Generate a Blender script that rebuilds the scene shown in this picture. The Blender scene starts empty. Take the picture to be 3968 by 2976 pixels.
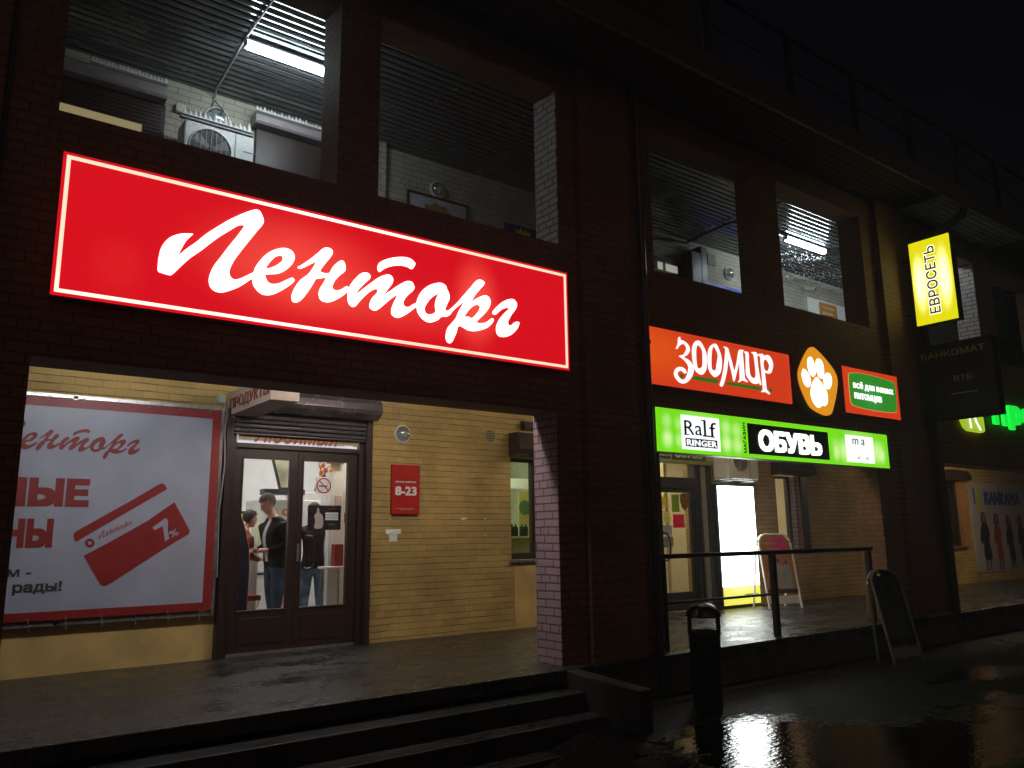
import bpy, bmesh, math, random
from mathutils import Vector, Matrix, Euler
random.seed(7)
R = math.radians
sc = bpy.context.scene

# ------------------------------------------------------------------ camera, sky, exposure
# world: facade plane y = 0, x to the right along it, z up, the lens at z = 0
cam_d = bpy.data.cameras.new('camera'); cam = bpy.data.objects.new('camera', cam_d)
sc.collection.objects.link(cam); sc.camera = cam
YAW, PIT, ROL = R(36.9296), R(10.8021), R(-0.7629)
fw = Vector((math.sin(YAW)*math.cos(PIT), math.cos(YAW)*math.cos(PIT), math.sin(PIT)))
rt0 = Vector((math.cos(YAW), -math.sin(YAW), 0)); up0 = rt0.cross(fw)
rt = math.cos(ROL)*rt0 + math.sin(ROL)*up0; up = -math.sin(ROL)*rt0 + math.cos(ROL)*up0
cam.matrix_world = Matrix(((rt.x, up.x, -fw.x, 0), (rt.y, up.y, -fw.y, -6.2), (rt.z, up.z, -fw.z, 0), (0, 0, 0, 1)))
cam_d.sensor_width = 36; cam_d.lens = 36*3078.67/3968; cam_d.clip_start = .05; cam_d.clip_end = 500

world = bpy.data.worlds.new('World'); sc.world = world; world.use_nodes = True
wn = world.node_tree.nodes; wl = world.node_tree.links
bg = wn['Background']
sky = wn.new('ShaderNodeTexSky'); sky.sky_type = 'NISHITA'; sky.sun_disc = False
sky.sun_elevation = R(-4.0); sky.sun_rotation = R(200); sky.altitude = 50
tint = wn.new('ShaderNodeMixRGB'); tint.blend_type = 'MULTIPLY'; tint.inputs[0].default_value = 1
tint.inputs[2].default_value = (.35, .38, .55, 1)
wl.new(sky.outputs[0], tint.inputs[1]); wl.new(tint.outputs[0], bg.inputs[0]); bg.inputs[1].default_value = 0.22
# very soft, weak warm sun added to lift the dark facade, standing for town glow
sd = bpy.data.lights.new('sun', 'SUN'); sd.energy = 0.10; sd.angle = R(60); sd.color = (1, .62, .42)
so = bpy.data.objects.new('sun', sd); sc.collection.objects.link(so); so.rotation_euler = (R(62), 0, R(-25))
sc.view_settings.view_transform = 'Standard'; sc.view_settings.look = 'None'
sc.view_settings.exposure = 0; sc.view_settings.gamma = 1
sc.render.engine = 'CYCLES'
sc.cycles.max_bounces = 8; sc.cycles.sample_clamp_indirect = 6

# ------------------------------------------------------------------ materials
def nm(name):
    m = bpy.data.materials.new(name); m.use_nodes = True
    return m, m.node_tree.nodes, m.node_tree.links, m.node_tree.nodes['Principled BSDF']
def plain(name, col, rough=.6, metal=0., var=.15, scale=9., bump=0.0):
    m, n, l, b = nm(name)
    g = n.new('ShaderNodeNewGeometry'); t = n.new('ShaderNodeTexNoise'); t.inputs['Scale'].default_value = scale
    t.inputs['Detail'].default_value = 6
    l.new(g.outputs['Position'], t.inputs['Vector'])
    r = n.new('ShaderNodeMapRange'); r.inputs[1].default_value = .3; r.inputs[2].default_value = .7
    r.inputs[3].default_value = 1-var; r.inputs[4].default_value = 1+var*.5
    l.new(t.outputs[0], r.inputs[0])
    mx = n.new('ShaderNodeMixRGB'); mx.blend_type = 'MULTIPLY'; mx.inputs[0].default_value = 1
    mx.inputs[1].default_value = (*col, 1); l.new(r.outputs[0], mx.inputs[2]); l.new(mx.outputs[0], b.inputs['Base Color'])
    rr = n.new('ShaderNodeMapRange'); rr.inputs[3].default_value = max(0, rough-.12); rr.inputs[4].default_value = min(1, rough+.12)
    l.new(t.outputs[0], rr.inputs[0]); l.new(rr.outputs[0], b.inputs['Roughness'])
    b.inputs['Metallic'].default_value = metal
    if bump:
        bp = n.new('ShaderNodeBump'); bp.inputs['Strength'].default_value = bump; bp.inputs['Distance'].default_value = .02
        l.new(t.outputs[0], bp.inputs['Height']); l.new(bp.outputs[0], b.inputs['Normal'])
    return m
def uvn(n, l):   # u = x + y, v = z : runs on round a corner
    g = n.new('ShaderNodeNewGeometry'); s = n.new('ShaderNodeSeparateXYZ'); l.new(g.outputs['Position'], s.inputs[0])
    a = n.new('ShaderNodeMath'); l.new(s.outputs[0], a.inputs[0]); l.new(s.outputs[1], a.inputs[1])
    c = n.new('ShaderNodeCombineXYZ'); l.new(a.outputs[0], c.inputs[0]); l.new(s.outputs[2], c.inputs[1])
    return c.outputs[0], g.outputs['Position']
def brick(name, c1, c2, mortar, bw=.26, bh=.0793, ms=.006, rough=.75, stain=.25, bump=.5, z0=0., hline=0., hcol=(.15, .085, .04)):
    m, n, l, b = nm(name)
    uv, pos = uvn(n, l)
    # a hand-laid wobble so that courses are not ruler straight
    wn_ = n.new('ShaderNodeTexNoise'); wn_.inputs['Scale'].default_value = 2.3; wn_.inputs['Detail'].default_value = 5
    l.new(pos, wn_.inputs['Vector'])
    sub = n.new('ShaderNodeVectorMath'); sub.operation = 'SUBTRACT'; sub.inputs[1].default_value = (.5, .5, .5)
    l.new(wn_.outputs['Color'], sub.inputs[0])
    sclv = n.new('ShaderNodeVectorMath'); sclv.operation = 'SCALE'; sclv.inputs[3].default_value = .022
    l.new(sub.outputs[0], sclv.inputs[0])
    ad = n.new('ShaderNodeVectorMath'); l.new(uv, ad.inputs[0]); l.new(sclv.outputs[0], ad.inputs[1])
    of = n.new('ShaderNodeVectorMath'); of.inputs[1].default_value = (0, z0, 0); l.new(ad.outputs[0], of.inputs[0])
    t = n.new('ShaderNodeTexBrick'); l.new(of.outputs[0], t.inputs['Vector'])
    t.offset = .5; t.offset_frequency = 2; t.squash = .5; t.squash_frequency = 6
    t.inputs['Scale'].default_value = 1; t.inputs['Brick Width'].default_value = bw; t.inputs['Row Height'].default_value = bh
    t.inputs['Mortar Size'].default_value = ms; t.inputs['Mortar Smooth'].default_value = .25; t.inputs['Bias'].default_value = -.1
    t.inputs['Color1'].default_value = (*c1, 1); t.inputs['Color2'].default_value = (*c2, 1); t.inputs['Mortar'].default_value = (*mortar, 1)
    tcol = t.outputs['Color']
    if hline:
        sp = n.new('ShaderNodeSeparateXYZ'); l.new(of.outputs[0], sp.inputs[0])
        dv = n.new('ShaderNodeMath'); dv.operation = 'DIVIDE'; dv.inputs[1].default_value = bh; l.new(sp.outputs[1], dv.inputs[0])
        fr = n.new('ShaderNodeMath'); fr.operation = 'FRACT'; l.new(dv.outputs[0], fr.inputs[0])
        pp = n.new('ShaderNodeMath'); pp.operation = 'PINGPONG'; pp.inputs[1].default_value = .5; l.new(fr.outputs[0], pp.inputs[0])
        bk = n.new('ShaderNodeTexNoise'); bk.inputs['Scale'].default_value = 1; bk.inputs['Detail'].default_value = 3
        sm_ = n.new('ShaderNodeMapping'); sm_.inputs['Scale'].default_value = (2.6, 13, 1); l.new(uv, sm_.inputs[0]); l.new(sm_.outputs[0], bk.inputs['Vector'])
        th_ = n.new('ShaderNodeMapRange'); th_.inputs[1].default_value = .35; th_.inputs[2].default_value = .62; th_.inputs[3].default_value = .015; th_.inputs[4].default_value = hline; l.new(bk.outputs[0], th_.inputs[0])
        lt = n.new('ShaderNodeMath'); lt.operation = 'DIVIDE'; l.new(pp.outputs[0], lt.inputs[0]); l.new(th_.outputs[0], lt.inputs[1])
        mk = n.new('ShaderNodeMapRange'); mk.inputs[1].default_value = .6; mk.inputs[2].default_value = 1.2; mk.inputs[3].default_value = .9; mk.inputs[4].default_value = 0; l.new(lt.outputs[0], mk.inputs[0])
        hm_ = n.new('ShaderNodeMixRGB'); l.new(mk.outputs[0], hm_.inputs[0]); l.new(tcol, hm_.inputs[1]); hm_.inputs[2].default_value = (*hcol, 1); tcol = hm_.outputs[0]
    ns = n.new('ShaderNodeTexNoise'); ns.inputs['Scale'].default_value = 1.1; ns.inputs['Detail'].default_value = 7; l.new(pos, ns.inputs['Vector'])
    mr = n.new('ShaderNodeMapRange'); mr.inputs[1].default_value = .3; mr.inputs[2].default_value = .75
    mr.inputs[3].default_value = 1-stain; mr.inputs[4].default_value = 1.05; l.new(ns.outputs[0], mr.inputs[0])
    f = n.new('ShaderNodeTexNoise'); f.inputs['Scale'].default_value = 60; f.inputs['Detail'].default_value = 3; l.new(pos, f.inputs['Vector'])
    mf = n.new('ShaderNodeMapRange'); mf.inputs[3].default_value = .8; mf.inputs[4].default_value = 1.15; l.new(f.outputs[0], mf.inputs[0])
    mm = n.new('ShaderNodeMath'); mm.operation = 'MULTIPLY'; l.new(mr.outputs[0], mm.inputs[0]); l.new(mf.outputs[0], mm.inputs[1])
    mx = n.new('ShaderNodeMixRGB'); mx.blend_type = 'MULTIPLY'; mx.inputs[0].default_value = 1
    l.new(tcol, mx.inputs[1]); l.new(mm.outputs[0], mx.inputs[2]); l.new(mx.outputs[0], b.inputs['Base Color'])
    b.inputs['Roughness'].default_value = rough
    inv = n.new('ShaderNodeMath'); inv.operation = 'SUBTRACT'; inv.inputs[0].default_value = 1; l.new(t.outputs['Fac'], inv.inputs[1])
    a2 = n.new('ShaderNodeMath'); a2.operation = 'MULTIPLY_ADD'; l.new(f.outputs[0], a2.inputs[0]); a2.inputs[1].default_value = .25; l.new(inv.outputs[0], a2.inputs[2])
    bp = n.new('ShaderNodeBump'); bp.inputs['Strength'].default_value = bump; bp.inputs['Distance'].default_value = .008
    l.new(a2.outputs[0], bp.inputs['Height']); l.new(bp.outputs[0], b.inputs['Normal'])
    return m
def glow(name, col, strength, hot=None, spots=(), base=None):
    """a lit translucent panel: emission col*strength, brighter where the tubes or diodes sit behind it.
       spots: (centre xyz, radii xyz, gain)"""
    m, n, l, b = nm(name)
    b.inputs['Base Color'].default_value = (*(base or [c*.5 for c in col]), 1); b.inputs['Roughness'].default_value = .3
    b.inputs['Emission Color'].default_value = (*col, 1); b.inputs['Emission Strength'].default_value = strength
    if spots:
        g = n.new('ShaderNodeNewGeometry'); acc = None
        nz = n.new('ShaderNodeTexNoise'); nz.inputs['Scale'].default_value = 5; nz.inputs['Detail'].default_value = 4; l.new(g.outputs['Position'], nz.inputs['Vector'])
        for c, r, gain in spots:
            s = n.new('ShaderNodeVectorMath'); s.operation = 'SUBTRACT'; s.inputs[1].default_value = c; l.new(g.outputs['Position'], s.inputs[0])
            d = n.new('ShaderNodeVectorMath'); d.operation = 'DIVIDE'; d.inputs[1].default_value = r; l.new(s.outputs[0], d.inputs[0])
            ln = n.new('ShaderNodeVectorMath'); ln.operation = 'LENGTH'; l.new(d.outputs[0], ln.inputs[0])
            mr = n.new('ShaderNodeMapRange'); mr.interpolation_type = 'SMOOTHERSTEP'
            mr.inputs[1].default_value = 0; mr.inputs[2].default_value = 1; mr.inputs[3].default_value = gain; mr.inputs[4].default_value = 0
            l.new(ln.outputs['Value'], mr.inputs[0])
            if acc is None: acc = mr.outputs[0]
            else:
                a = n.new('ShaderNodeMath'); l.new(acc, a.inputs[0]); l.new(mr.outputs[0], a.inputs[1]); acc = a.outputs[0]
        j = n.new('ShaderNodeMapRange'); j.inputs[3].default_value = .8; j.inputs[4].default_value = 1.2; l.new(nz.outputs[0], j.inputs[0])
        k = n.new('ShaderNodeMath'); k.operation = 'MULTIPLY'; l.new(acc, k.inputs[0]); l.new(j.outputs[0], k.inputs[1])
        mx = n.new('ShaderNodeMixRGB'); mx.use_clamp = False; l.new(k.outputs[0], mx.inputs[0])
        mx.inputs[1].default_value = (*col, 1); mx.inputs[2].default_value = (*hot, 1)
        l.new(mx.outputs[0], b.inputs['Emission Color'])
    return m
def glass(name, tint_=(1, 1, 1), gl=.06):
    m, n, l, b = nm(name); n.remove(b)
    t = n.new('ShaderNodeBsdfTransparent'); t.inputs[0].default_value = (*tint_, 1)
    g = n.new('ShaderNodeBsdfGlossy'); g.inputs['Roughness'].default_value = .02
    mx = n.new('ShaderNodeMixShader'); mx.inputs[0].default_value = gl
    l.new(t.outputs[0], mx.inputs[1]); l.new(g.outputs[0], mx.inputs[2]); l.new(mx.outputs[0], n['Material Output'].inputs[0])
    return m
def wetground(name, dry, wet_lo, wet_hi, psc, thr, rough_dry, bump, fine=45., soft=.03, pools=(), spec=.5):
    """worn wet surface: puddles (smooth) where the large noise is high, rough damp grain elsewhere"""
    m, n, l, b = nm(name)
    g = n.new('ShaderNodeNewGeometry'); P = g.outputs['Position']
    mp = n.new('ShaderNodeMapping'); mp.inputs['Scale'].default_value = (1, 1.6, 1); l.new(P, mp.inputs[0])
    A = n.new('ShaderNodeTexNoise'); A.inputs['Scale'].default_value = psc; A.inputs['Detail'].default_value = 6; A.inputs['Roughness'].default_value = .68; l.new(mp.outputs[0], A.inputs['Vector'])
    F = n.new('ShaderNodeTexNoise'); F.inputs['Scale'].default_value = fine; F.inputs['Detail'].default_value = 6; F.inputs['Roughness'].default_value = .7; l.new(P, F.inputs['Vector'])
    V = n.new('ShaderNodeTexVoronoi'); V.inputs['Scale'].default_value = fine*1.3; l.new(P, V.inputs['Vector'])
    w = n.new('ShaderNodeMapRange'); w.inputs[1].default_value = thr-soft; w.inputs[2].default_value = thr+soft  # 1 = puddle
    sq = n.new('ShaderNodeMapRange'); sq.inputs[3].default_value = spec; sq.inputs[4].default_value = .6; l.new(w.outputs[0], sq.inputs[0]); l.new(sq.outputs[0], b.inputs['Specular IOR Level'])
    hf = n.new('ShaderNodeTexNoise'); hf.inputs['Scale'].default_value = 11; hf.inputs['Detail'].default_value = 5; l.new(mp.outputs[0], hf.inputs['Vector'])
    ha = n.new('ShaderNodeMath'); ha.operation = 'MULTIPLY_ADD'; l.new(hf.outputs[0], ha.inputs[0]); ha.inputs[1].default_value = .30; ha.inputs[2].default_value = -.15
    hb_ = n.new('ShaderNodeMath'); l.new(A.outputs[0], hb_.inputs[0]); l.new(ha.outputs[0], hb_.inputs[1])
    acc = hb_.outputs[0]
    for c_, r_, gn in pools:
        s_ = n.new('ShaderNodeVectorMath'); s_.operation = 'SUBTRACT'; s_.inputs[1].default_value = c_; l.new(P, s_.inputs[0])
        d_ = n.new('ShaderNodeVectorMath'); d_.operation = 'DIVIDE'; d_.inputs[1].default_value = r_; l.new(s_.outputs[0], d_.inputs[0])
        g_ = n.new('ShaderNodeVectorMath'); g_.operation = 'LENGTH'; l.new(d_.outputs[0], g_.inputs[0])
        q_ = n.new('ShaderNodeMapRange'); q_.interpolation_type = 'SMOOTHSTEP'; q_.inputs[3].default_value = gn; q_.inputs[4].default_value = 0; l.new(g_.outputs['Value'], q_.inputs[0])
        t_ = n.new('ShaderNodeMath'); l.new(acc, t_.inputs[0]); l.new(q_.outputs[0], t_.inputs[1]); acc = t_.outputs[0]
    l.new(acc, w.inputs[0])
    rf = n.new('ShaderNodeMapRange'); rf.inputs[1].default_value = .3; rf.inputs[2].default_value = .7; rf.inputs[3].default_value = rough_dry-.15; rf.inputs[4].default_value = rough_dry+.15; l.new(F.outputs[0], rf.inputs[0])
    rm = n.new('ShaderNodeMix'); rm.data_type = 'FLOAT'; l.new(w.outputs[0], rm.inputs[0]); l.new(rf.outputs[0], rm.inputs[2]); rm.inputs[3].default_value = wet_lo
    l.new(rm.outputs[0], b.inputs['Roughness'])
    cm = n.new('ShaderNodeMapRange'); cm.inputs[1].default_value = .25; cm.inputs[2].default_value = .75; cm.inputs[3].default_value = .25; cm.inputs[4].default_value = 2.0; l.new(F.outputs[0], cm.inputs[0])
    c = n.new('ShaderNodeMixRGB'); c.blend_type = 'MULTIPLY'; c.inputs[0].default_value = 1; c.inputs[1].default_value = (*dry, 1); l.new(cm.outputs[0], c.inputs[2])
    c2 = n.new('ShaderNodeMixRGB'); l.new(w.outputs[0], c2.inputs[0]); l.new(c.outputs[0], c2.inputs[1]); c2.inputs[2].default_value = (*[x*.45 for x in dry], 1)
    l.new(c2.outputs[0], b.inputs['Base Color'])
    rp = n.new('ShaderNodeTexNoise'); rp.inputs['Scale'].default_value = 14; rp.inputs['Detail'].default_value = 3; l.new(mp.outputs[0], rp.inputs['Vector'])
    h = n.new('ShaderNodeMath'); h.operation = 'MULTIPLY_ADD'; l.new(V.outputs[0], h.inputs[0]); h.inputs[1].default_value = .5; l.new(F.outputs[0], h.inputs[2])
    hm = n.new('ShaderNodeMix'); hm.data_type = 'FLOAT'; l.new(w.outputs[0], hm.inputs[0]); l.new(h.outputs[0], hm.inputs[2])
    rs = n.new('ShaderNodeMath'); rs.operation = 'MULTIPLY_ADD'; l.new(rp.outputs[0], rs.inputs[0]); rs.inputs[1].default_value = wet_hi; rs.inputs[2].default_value = .75; l.new(rs.outputs[0], hm.inputs[3])
    bp = n.new('ShaderNodeBump'); bp.inputs['Strength'].default_value = bump; bp.inputs['Distance'].default_value = .01
    l.new(hm.outputs[0], bp.inputs['Height']); l.new(bp.outputs[0], b.inputs['Normal'])
    b.inputs['IOR'].default_value = 1.4
    return m

M = {}
M['yellow'] = brick('yellow_painted_brick', (.64, .45, .155), (.52, .355, .115), (.45, .30, .12), ms=.0045, stain=.42, z0=.02, hline=.085)
M['yellow_plain'] = plain('yellow_painted_plaster', (.62, .43, .16), .7, var=.25, scale=3, bump=.3)
M['facade'] = brick('brown_facing_brick', (.25, .135, .06), (.21, .115, .05), (.11, .065, .035), ms=.008, stain=.4)
M['jamb'] = brick('pinkish_painted_brick', (.38, .26, .31), (.33, .225, .27), (.10, .05, .045), ms=.008, stain=.3)
M['pale'] = brick('pale_gallery_brick', (.60, .57, .46), (.54, .51, .41), (.30, .28, .22), ms=.006, stain=.4)
M['concrete'] = plain('rough_concrete', (.16, .145, .13), .8, var=.4, scale=4, bump=.5)
M['soffit'] = plain('plastered_soffit', (.5, .45, .38), .8, var=.2, scale=3)
M['ribmetal'] = plain('ribbed_ceiling_metal', (.20, .225, .235), .24, .75, var=.2, scale=3)
M['eavesoffit'] = plain('painted_unlit_soffit', (.04, .032, .028), .85)  # dark colour stands for the unlit stretches of the eave soffit
M['jambup'] = brick('greyish_painted_brick', (.34, .29, .27), (.30, .255, .24), (.06, .035, .03), ms=.009, stain=.3)
M['litsoffit'] = plain('painted_lit_soffit', (.30, .31, .34), .8, var=.4, scale=3)  # paler colour stands for the lit stretch of the same eave soffit
for q_ in ('eavesoffit',): M[q_].node_tree.nodes['Principled BSDF'].inputs['Specular IOR Level'].default_value = .1
M['black'] = plain('black_gap', (.015, .015, .015), .8)
M['darkmetal'] = plain('dark_painted_metal', (.03, .03, .032), .35, .2, var=.3)
M['brown'] = plain('brown_door_plastic', (.034, .018, .014), .38, var=.25, scale=14)
M['shutter'] = plain('grey_brown_shutter_metal', (.15, .14, .155), .32, .5, var=.2, scale=20)
M['shutterbox'] = plain('shutter_box_metal', (.13, .115, .125), .25, .55, var=.15)
M['white'] = plain('white_paint', (.78, .78, .76), .5, var=.06)
M['white_metal'] = plain('white_enamelled_metal', (.72, .73, .72), .35, var=.12, scale=25)
M['grey'] = plain('grey_plastic', (.33, .33, .33), .5, var=.1)
M['steel'] = plain('galvanised_steel', (.45, .45, .44), .35, .8, var=.3, scale=20)
M['cable'] = plain('black_cable', (.03, .03, .03), .5)
M['glass'] = glass('window_glass', (.97, .98, .97), .07)
M['glass_green'] = glass('greenish_window_glass', (.90, .93, .84), .07)
M['red_print'] = plain('red_print', (.27, .020, .018), .45, var=.12)
M['red_text'] = plain('red_lettering', (.25, .024, .020), .5, var=.1)
M['vinyl'] = plain('white_banner_vinyl', (.38, .405, .50), .42, var=.14, scale=2.2)
M['dark_text'] = plain('dark_lettering', (.04, .035, .04), .5)
M['white_text'] = plain('white_lettering', (.82, .82, .82), .5, var=.04)
M['platform'] = wetground('worn_wet_paving', (.034, .035, .033), .14, .6, 1.5, .55, .36, 1.0, fine=30., soft=.14, spec=.5)
M['asphalt'] = wetground('wet_asphalt', (.008, .008, .008), .045, .40, 1.0, .66, .50, .75, soft=.05, spec=.12,
                         pools=[((5.7, -2.3, -1.65), (1.6, 1.4, 3), .62), ((7.3, -3.1, -1.65), (1.8, 1.2, 3), .42), ((10.4, -1.65, -1.65), (1.6, .55, 3), .34), ((9.2, -2.6, -1.65), (1.8, .8, 3), .30)])
M['step'] = wetground('wet_concrete_step', (.026, .025, .024), .15, .5, 1.2, .58, .45, .7, fine=34., soft=.12, spec=.4)
M['wallface'] = plain('damp_concrete_face', (.075, .07, .065), .6, var=.4, scale=5, bump=.6)

def sheet(name, col, tr=.55):   # thin paper or film: light comes through it from behind
    m, n, l, b = nm(name); b.inputs['Base Color'].default_value = (*col, 1); b.inputs['Roughness'].default_value = .6
    t = n.new('ShaderNodeBsdfTranslucent'); t.inputs[0].default_value = (*col, 1)
    mx = n.new('ShaderNodeMixShader'); mx.inputs[0].default_value = tr
    l.new(b.outputs[0], mx.inputs[1]); l.new(t.outputs[0], mx.inputs[2]); l.new(mx.outputs[0], n['Material Output'].inputs[0])
    return m
# ------------------------------------------------------------------ mesh helpers
C = sc.collection
class MB:
    def __init__(s): s.v = []; s.f = []
    def add(s, vs, fs):
        k = len(s.v); s.v += [tuple(v) for v in vs]; s.f += [tuple(i+k for i in f) for f in fs]; return s
    def box(s, x0, x1, y0, y1, z0, z1):
        return s.add([(x, y, z) for x in (x0, x1) for y in (y0, y1) for z in (z0, z1)],
                     [(0, 1, 3, 2), (4, 6, 7, 5), (0, 4, 5, 1), (2, 3, 7, 6), (0, 2, 6, 4), (1, 5, 7, 3)])
    def hull(s, a, b):      # two equal loops of points joined into a closed solid
        n = len(a)
        return s.add(list(a)+list(b), [tuple(range(n))[::-1], tuple(range(n, 2*n))]+[(i, (i+1) % n, n+(i+1) % n, n+i) for i in range(n)])
    def prism(s, pts, axis, c0, c1):
        def P(p, c): return (c, p[0], p[1]) if axis == 'x' else ((p[0], c, p[1]) if axis == 'y' else (p[0], p[1], c))
        return s.hull([P(p, c0) for p in pts], [P(p, c1) for p in pts])
    def tube(s, pts, r, n=8, close=False):
        pts = [Vector(p) for p in pts]; m = len(pts); rings = []
        rr = r if isinstance(r, (list, tuple)) else [r]*m
        for i, p in enumerate(pts):
            if close: d = pts[(i+1) % m]-pts[i-1]
            else: d = pts[min(i+1, m-1)]-pts[max(i-1, 0)]
            d.normalize(); a = d.orthogonal() if abs(d.z) > .95 else d.cross(Vector((0, 0, 1)))
            if abs(d.z) > .95: a = Vector((1, 0, 0)) - d*d.x
            a.normalize(); b = d.cross(a)
            rings.append([p+rr[i]*(math.cos(t)*a+math.sin(t)*b) for t in (2*math.pi*k/n for k in range(n))])
        vs = [v for q in rings for v in q]; fs = []
        for i in range(m if close else m-1):
            j = (i+1) % m
            fs += [(i*n+k, i*n+(k+1) % n, j*n+(k+1) % n, j*n+k) for k in range(n)]
        if not close: fs += [tuple(range(n))[::-1], tuple((m-1)*n+k for k in range(n))]
        return s.add(vs, fs)
    def lathe(s, prof, c, n=20, axis='z', cap=True):
        vs = []; fs = []; m = len(prof)
        for r, h in prof:
            for k in range(n):
                t = 2*math.pi*k/n; a, b = r*math.cos(t), r*math.sin(t)
                vs.append((c[0]+a, c[1]+b, c[2]+h) if axis == 'z' else ((c[0]+a, c[1]-h, c[2]+b) if axis == 'y' else (c[0]-h, c[1]+a, c[2]+b)))
        for i in range(m-1): fs += [(i*n+k, i*n+(k+1) % n, (i+1)*n+(k+1) % n, (i+1)*n+k) for k in range(n)]
        if cap: fs += [tuple(range(n))[::-1], tuple((m-1)*n+k for k in range(n))]
        return s.add(vs, fs)
    def ball(s, c, r, n=12, m=8):
        r = (r, r, r) if not isinstance(r, (tuple, list)) else r
        vs = [(c[0], c[1], c[2]+r[2])]+[(c[0]+r[0]*math.sin(math.pi*i/m)*math.cos(2*math.pi*k/n), c[1]+r[1]*math.sin(math.pi*i/m)*math.sin(2*math.pi*k/n), c[2]+r[2]*math.cos(math.pi*i/m)) for i in range(1, m) for k in range(n)]+[(c[0], c[1], c[2]-r[2])]
        fs = [(0, 1+k, 1+(k+1) % n) for k in range(n)]
        for i in range(m-2): fs += [(1+i*n+k, 1+(i+1)*n+k, 1+(i+1)*n+(k+1) % n, 1+i*n+(k+1) % n) for k in range(n)]
        e = len(vs)-1; fs += [(e, 1+(m-2)*n+(k+1) % n, 1+(m-2)*n+k) for k in range(n)]
        return s.add(vs, fs)
def root_loc(o):
    while o.parent: o = o.parent
    return o.location
def finish(me, o, mat, bevel, smooth):
    bm = bmesh.new(); bm.from_mesh(me); bmesh.ops.recalc_face_normals(bm, faces=bm.faces); bm.to_mesh(me); bm.free()
    for m_ in (mat if isinstance(mat, (list, tuple)) else [mat]): me.materials.append(m_)
    if smooth:
        for p in me.polygons: p.use_smooth = True
        try: me.set_sharp_from_angle(angle=R(38))
        except Exception: pass
    if bevel:
        b = o.modifiers.new('bevel', 'BEVEL'); b.width = bevel; b.segments = 2; b.limit_method = 'ANGLE'
def part(name, mb, mat, parent, bevel=0, smooth=False, label=None):
    L = root_loc(parent); me = bpy.data.meshes.new(name)
    me.from_pydata([(v[0]-L.x, v[1]-L.y, v[2]-L.z) for v in mb.v], [], mb.f)
    o = bpy.data.objects.new(name, me); C.objects.link(o); o.parent = parent
    finish(me, o, mat, bevel, smooth)
    if label: o['label'] = label
    return o
def tag(o, label, cat, group=None, kind=None):
    if label: o['label'] = label
    if cat: o['category'] = cat
    if group: o['group'] = group
    if kind: o['kind'] = kind
    return o
def thing(name, label, cat, loc, group=None):
    o = bpy.data.objects.new(name, None); o.empty_display_size = .1; C.objects.link(o); o.location = loc
    return tag(o, label, cat, group)
def solo(name, mb, mat, loc, label, cat, group=None, kind=None, bevel=0, smooth=False):
    me = bpy.data.meshes.new(name); me.from_pydata([(v[0]-loc[0], v[1]-loc[1], v[2]-loc[2]) for v in mb.v], [], mb.f)
    o = bpy.data.objects.new(name, me); C.objects.link(o); o.location = loc
    finish(me, o, mat, bevel, smooth)
    return tag(o, label, cat, group, kind)
def copy_tree(o, parent=None):
    c = o.copy(); C.objects.link(c); c.parent = parent
    for ch in list(o.children): copy_tree(ch, c)
    return c

# frames: where flat lettering lies. (origin, right, up); it faces right x up
FX, FZ, FY = Vector((1, 0, 0)), Vector((0, 0, 1)), Vector((0, 1, 0))
from mathutils.geometry import delaunay_2d_cdt
def glyph_loops(cu):
    """outlines of a text curve as closed loops of 2D points"""
    cu.fill_mode = 'NONE'
    o = bpy.data.objects.new('tmp', cu); C.objects.link(o)
    dg = bpy.context.evaluated_depsgraph_get(); me = bpy.data.meshes.new_from_object(o.evaluated_get(dg))
    bpy.data.objects.remove(o); bpy.data.curves.remove(cu)
    nx = {}
    for e in me.edges: nx.setdefault(e.vertices[0], []).append(e.vertices[1]); nx.setdefault(e.vertices[1], []).append(e.vertices[0])
    seen = set(); loops = []
    for i in range(len(me.vertices)):
        if i in seen or i not in nx: continue
        l = [i]; seen.add(i); cur = i+1 if (i+1) in nx[i] else nx[i][0]
        while cur not in seen:
            l.append(cur); seen.add(cur); c_ = [k for k in nx[cur] if k not in seen]
            if not c_: break
            cur = c_[0]
        if len(l) > 2: loops.append([Vector((me.vertices[k].co.x, me.vertices[k].co.y)) for k in l])
    bpy.data.meshes.remove(me)
    return loops
def solid(loops, th, nonzero):
    """fill loops exactly once and give them the thickness th : vertices (a, b, c), faces"""
    pts = []; edges = []
    for l in loops:
        k = len(pts); pts += l; edges += [(k+i, k+(i+1) % len(l)) for i in range(len(l))]
    v, e_, f, *_ = delaunay_2d_cdt([Vector((p[0], p[1])) for p in pts], edges, [], 0, 1e-6)
    keep = []
    for t in f:
        c = sum((v[i] for i in t), Vector((0, 0)))/len(t); wn_ = 0; cr = 0
        for l in loops:
            for i in range(len(l)):
                p, q = l[i-1], l[i]
                if (p[1] > c.y) != (q[1] > c.y):
                    xx = p[0]+(c.y-p[1])/(q[1]-p[1])*(q[0]-p[0])
                    if xx > c.x: cr += 1; wn_ += 1 if q[1] > p[1] else -1
        if (wn_ if nonzero else cr % 2): keep.append(tuple(t))
    n = len(v); V = [(p.x, p.y, th/2) for p in v]+[(p.x, p.y, -th/2) for p in v]
    F_ = [t for t in keep]+[tuple(i+n for i in t[::-1]) for t in keep]
    cnt = {}
    for t in keep:
        for i in range(len(t)):
            a, b = t[i], t[(i+1) % len(t)]; cnt[(a, b)] = 1
    for (a, b) in cnt:
        if (b, a) not in cnt: F_.append((a, a+n, b+n, b))
    return V, F_
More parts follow.
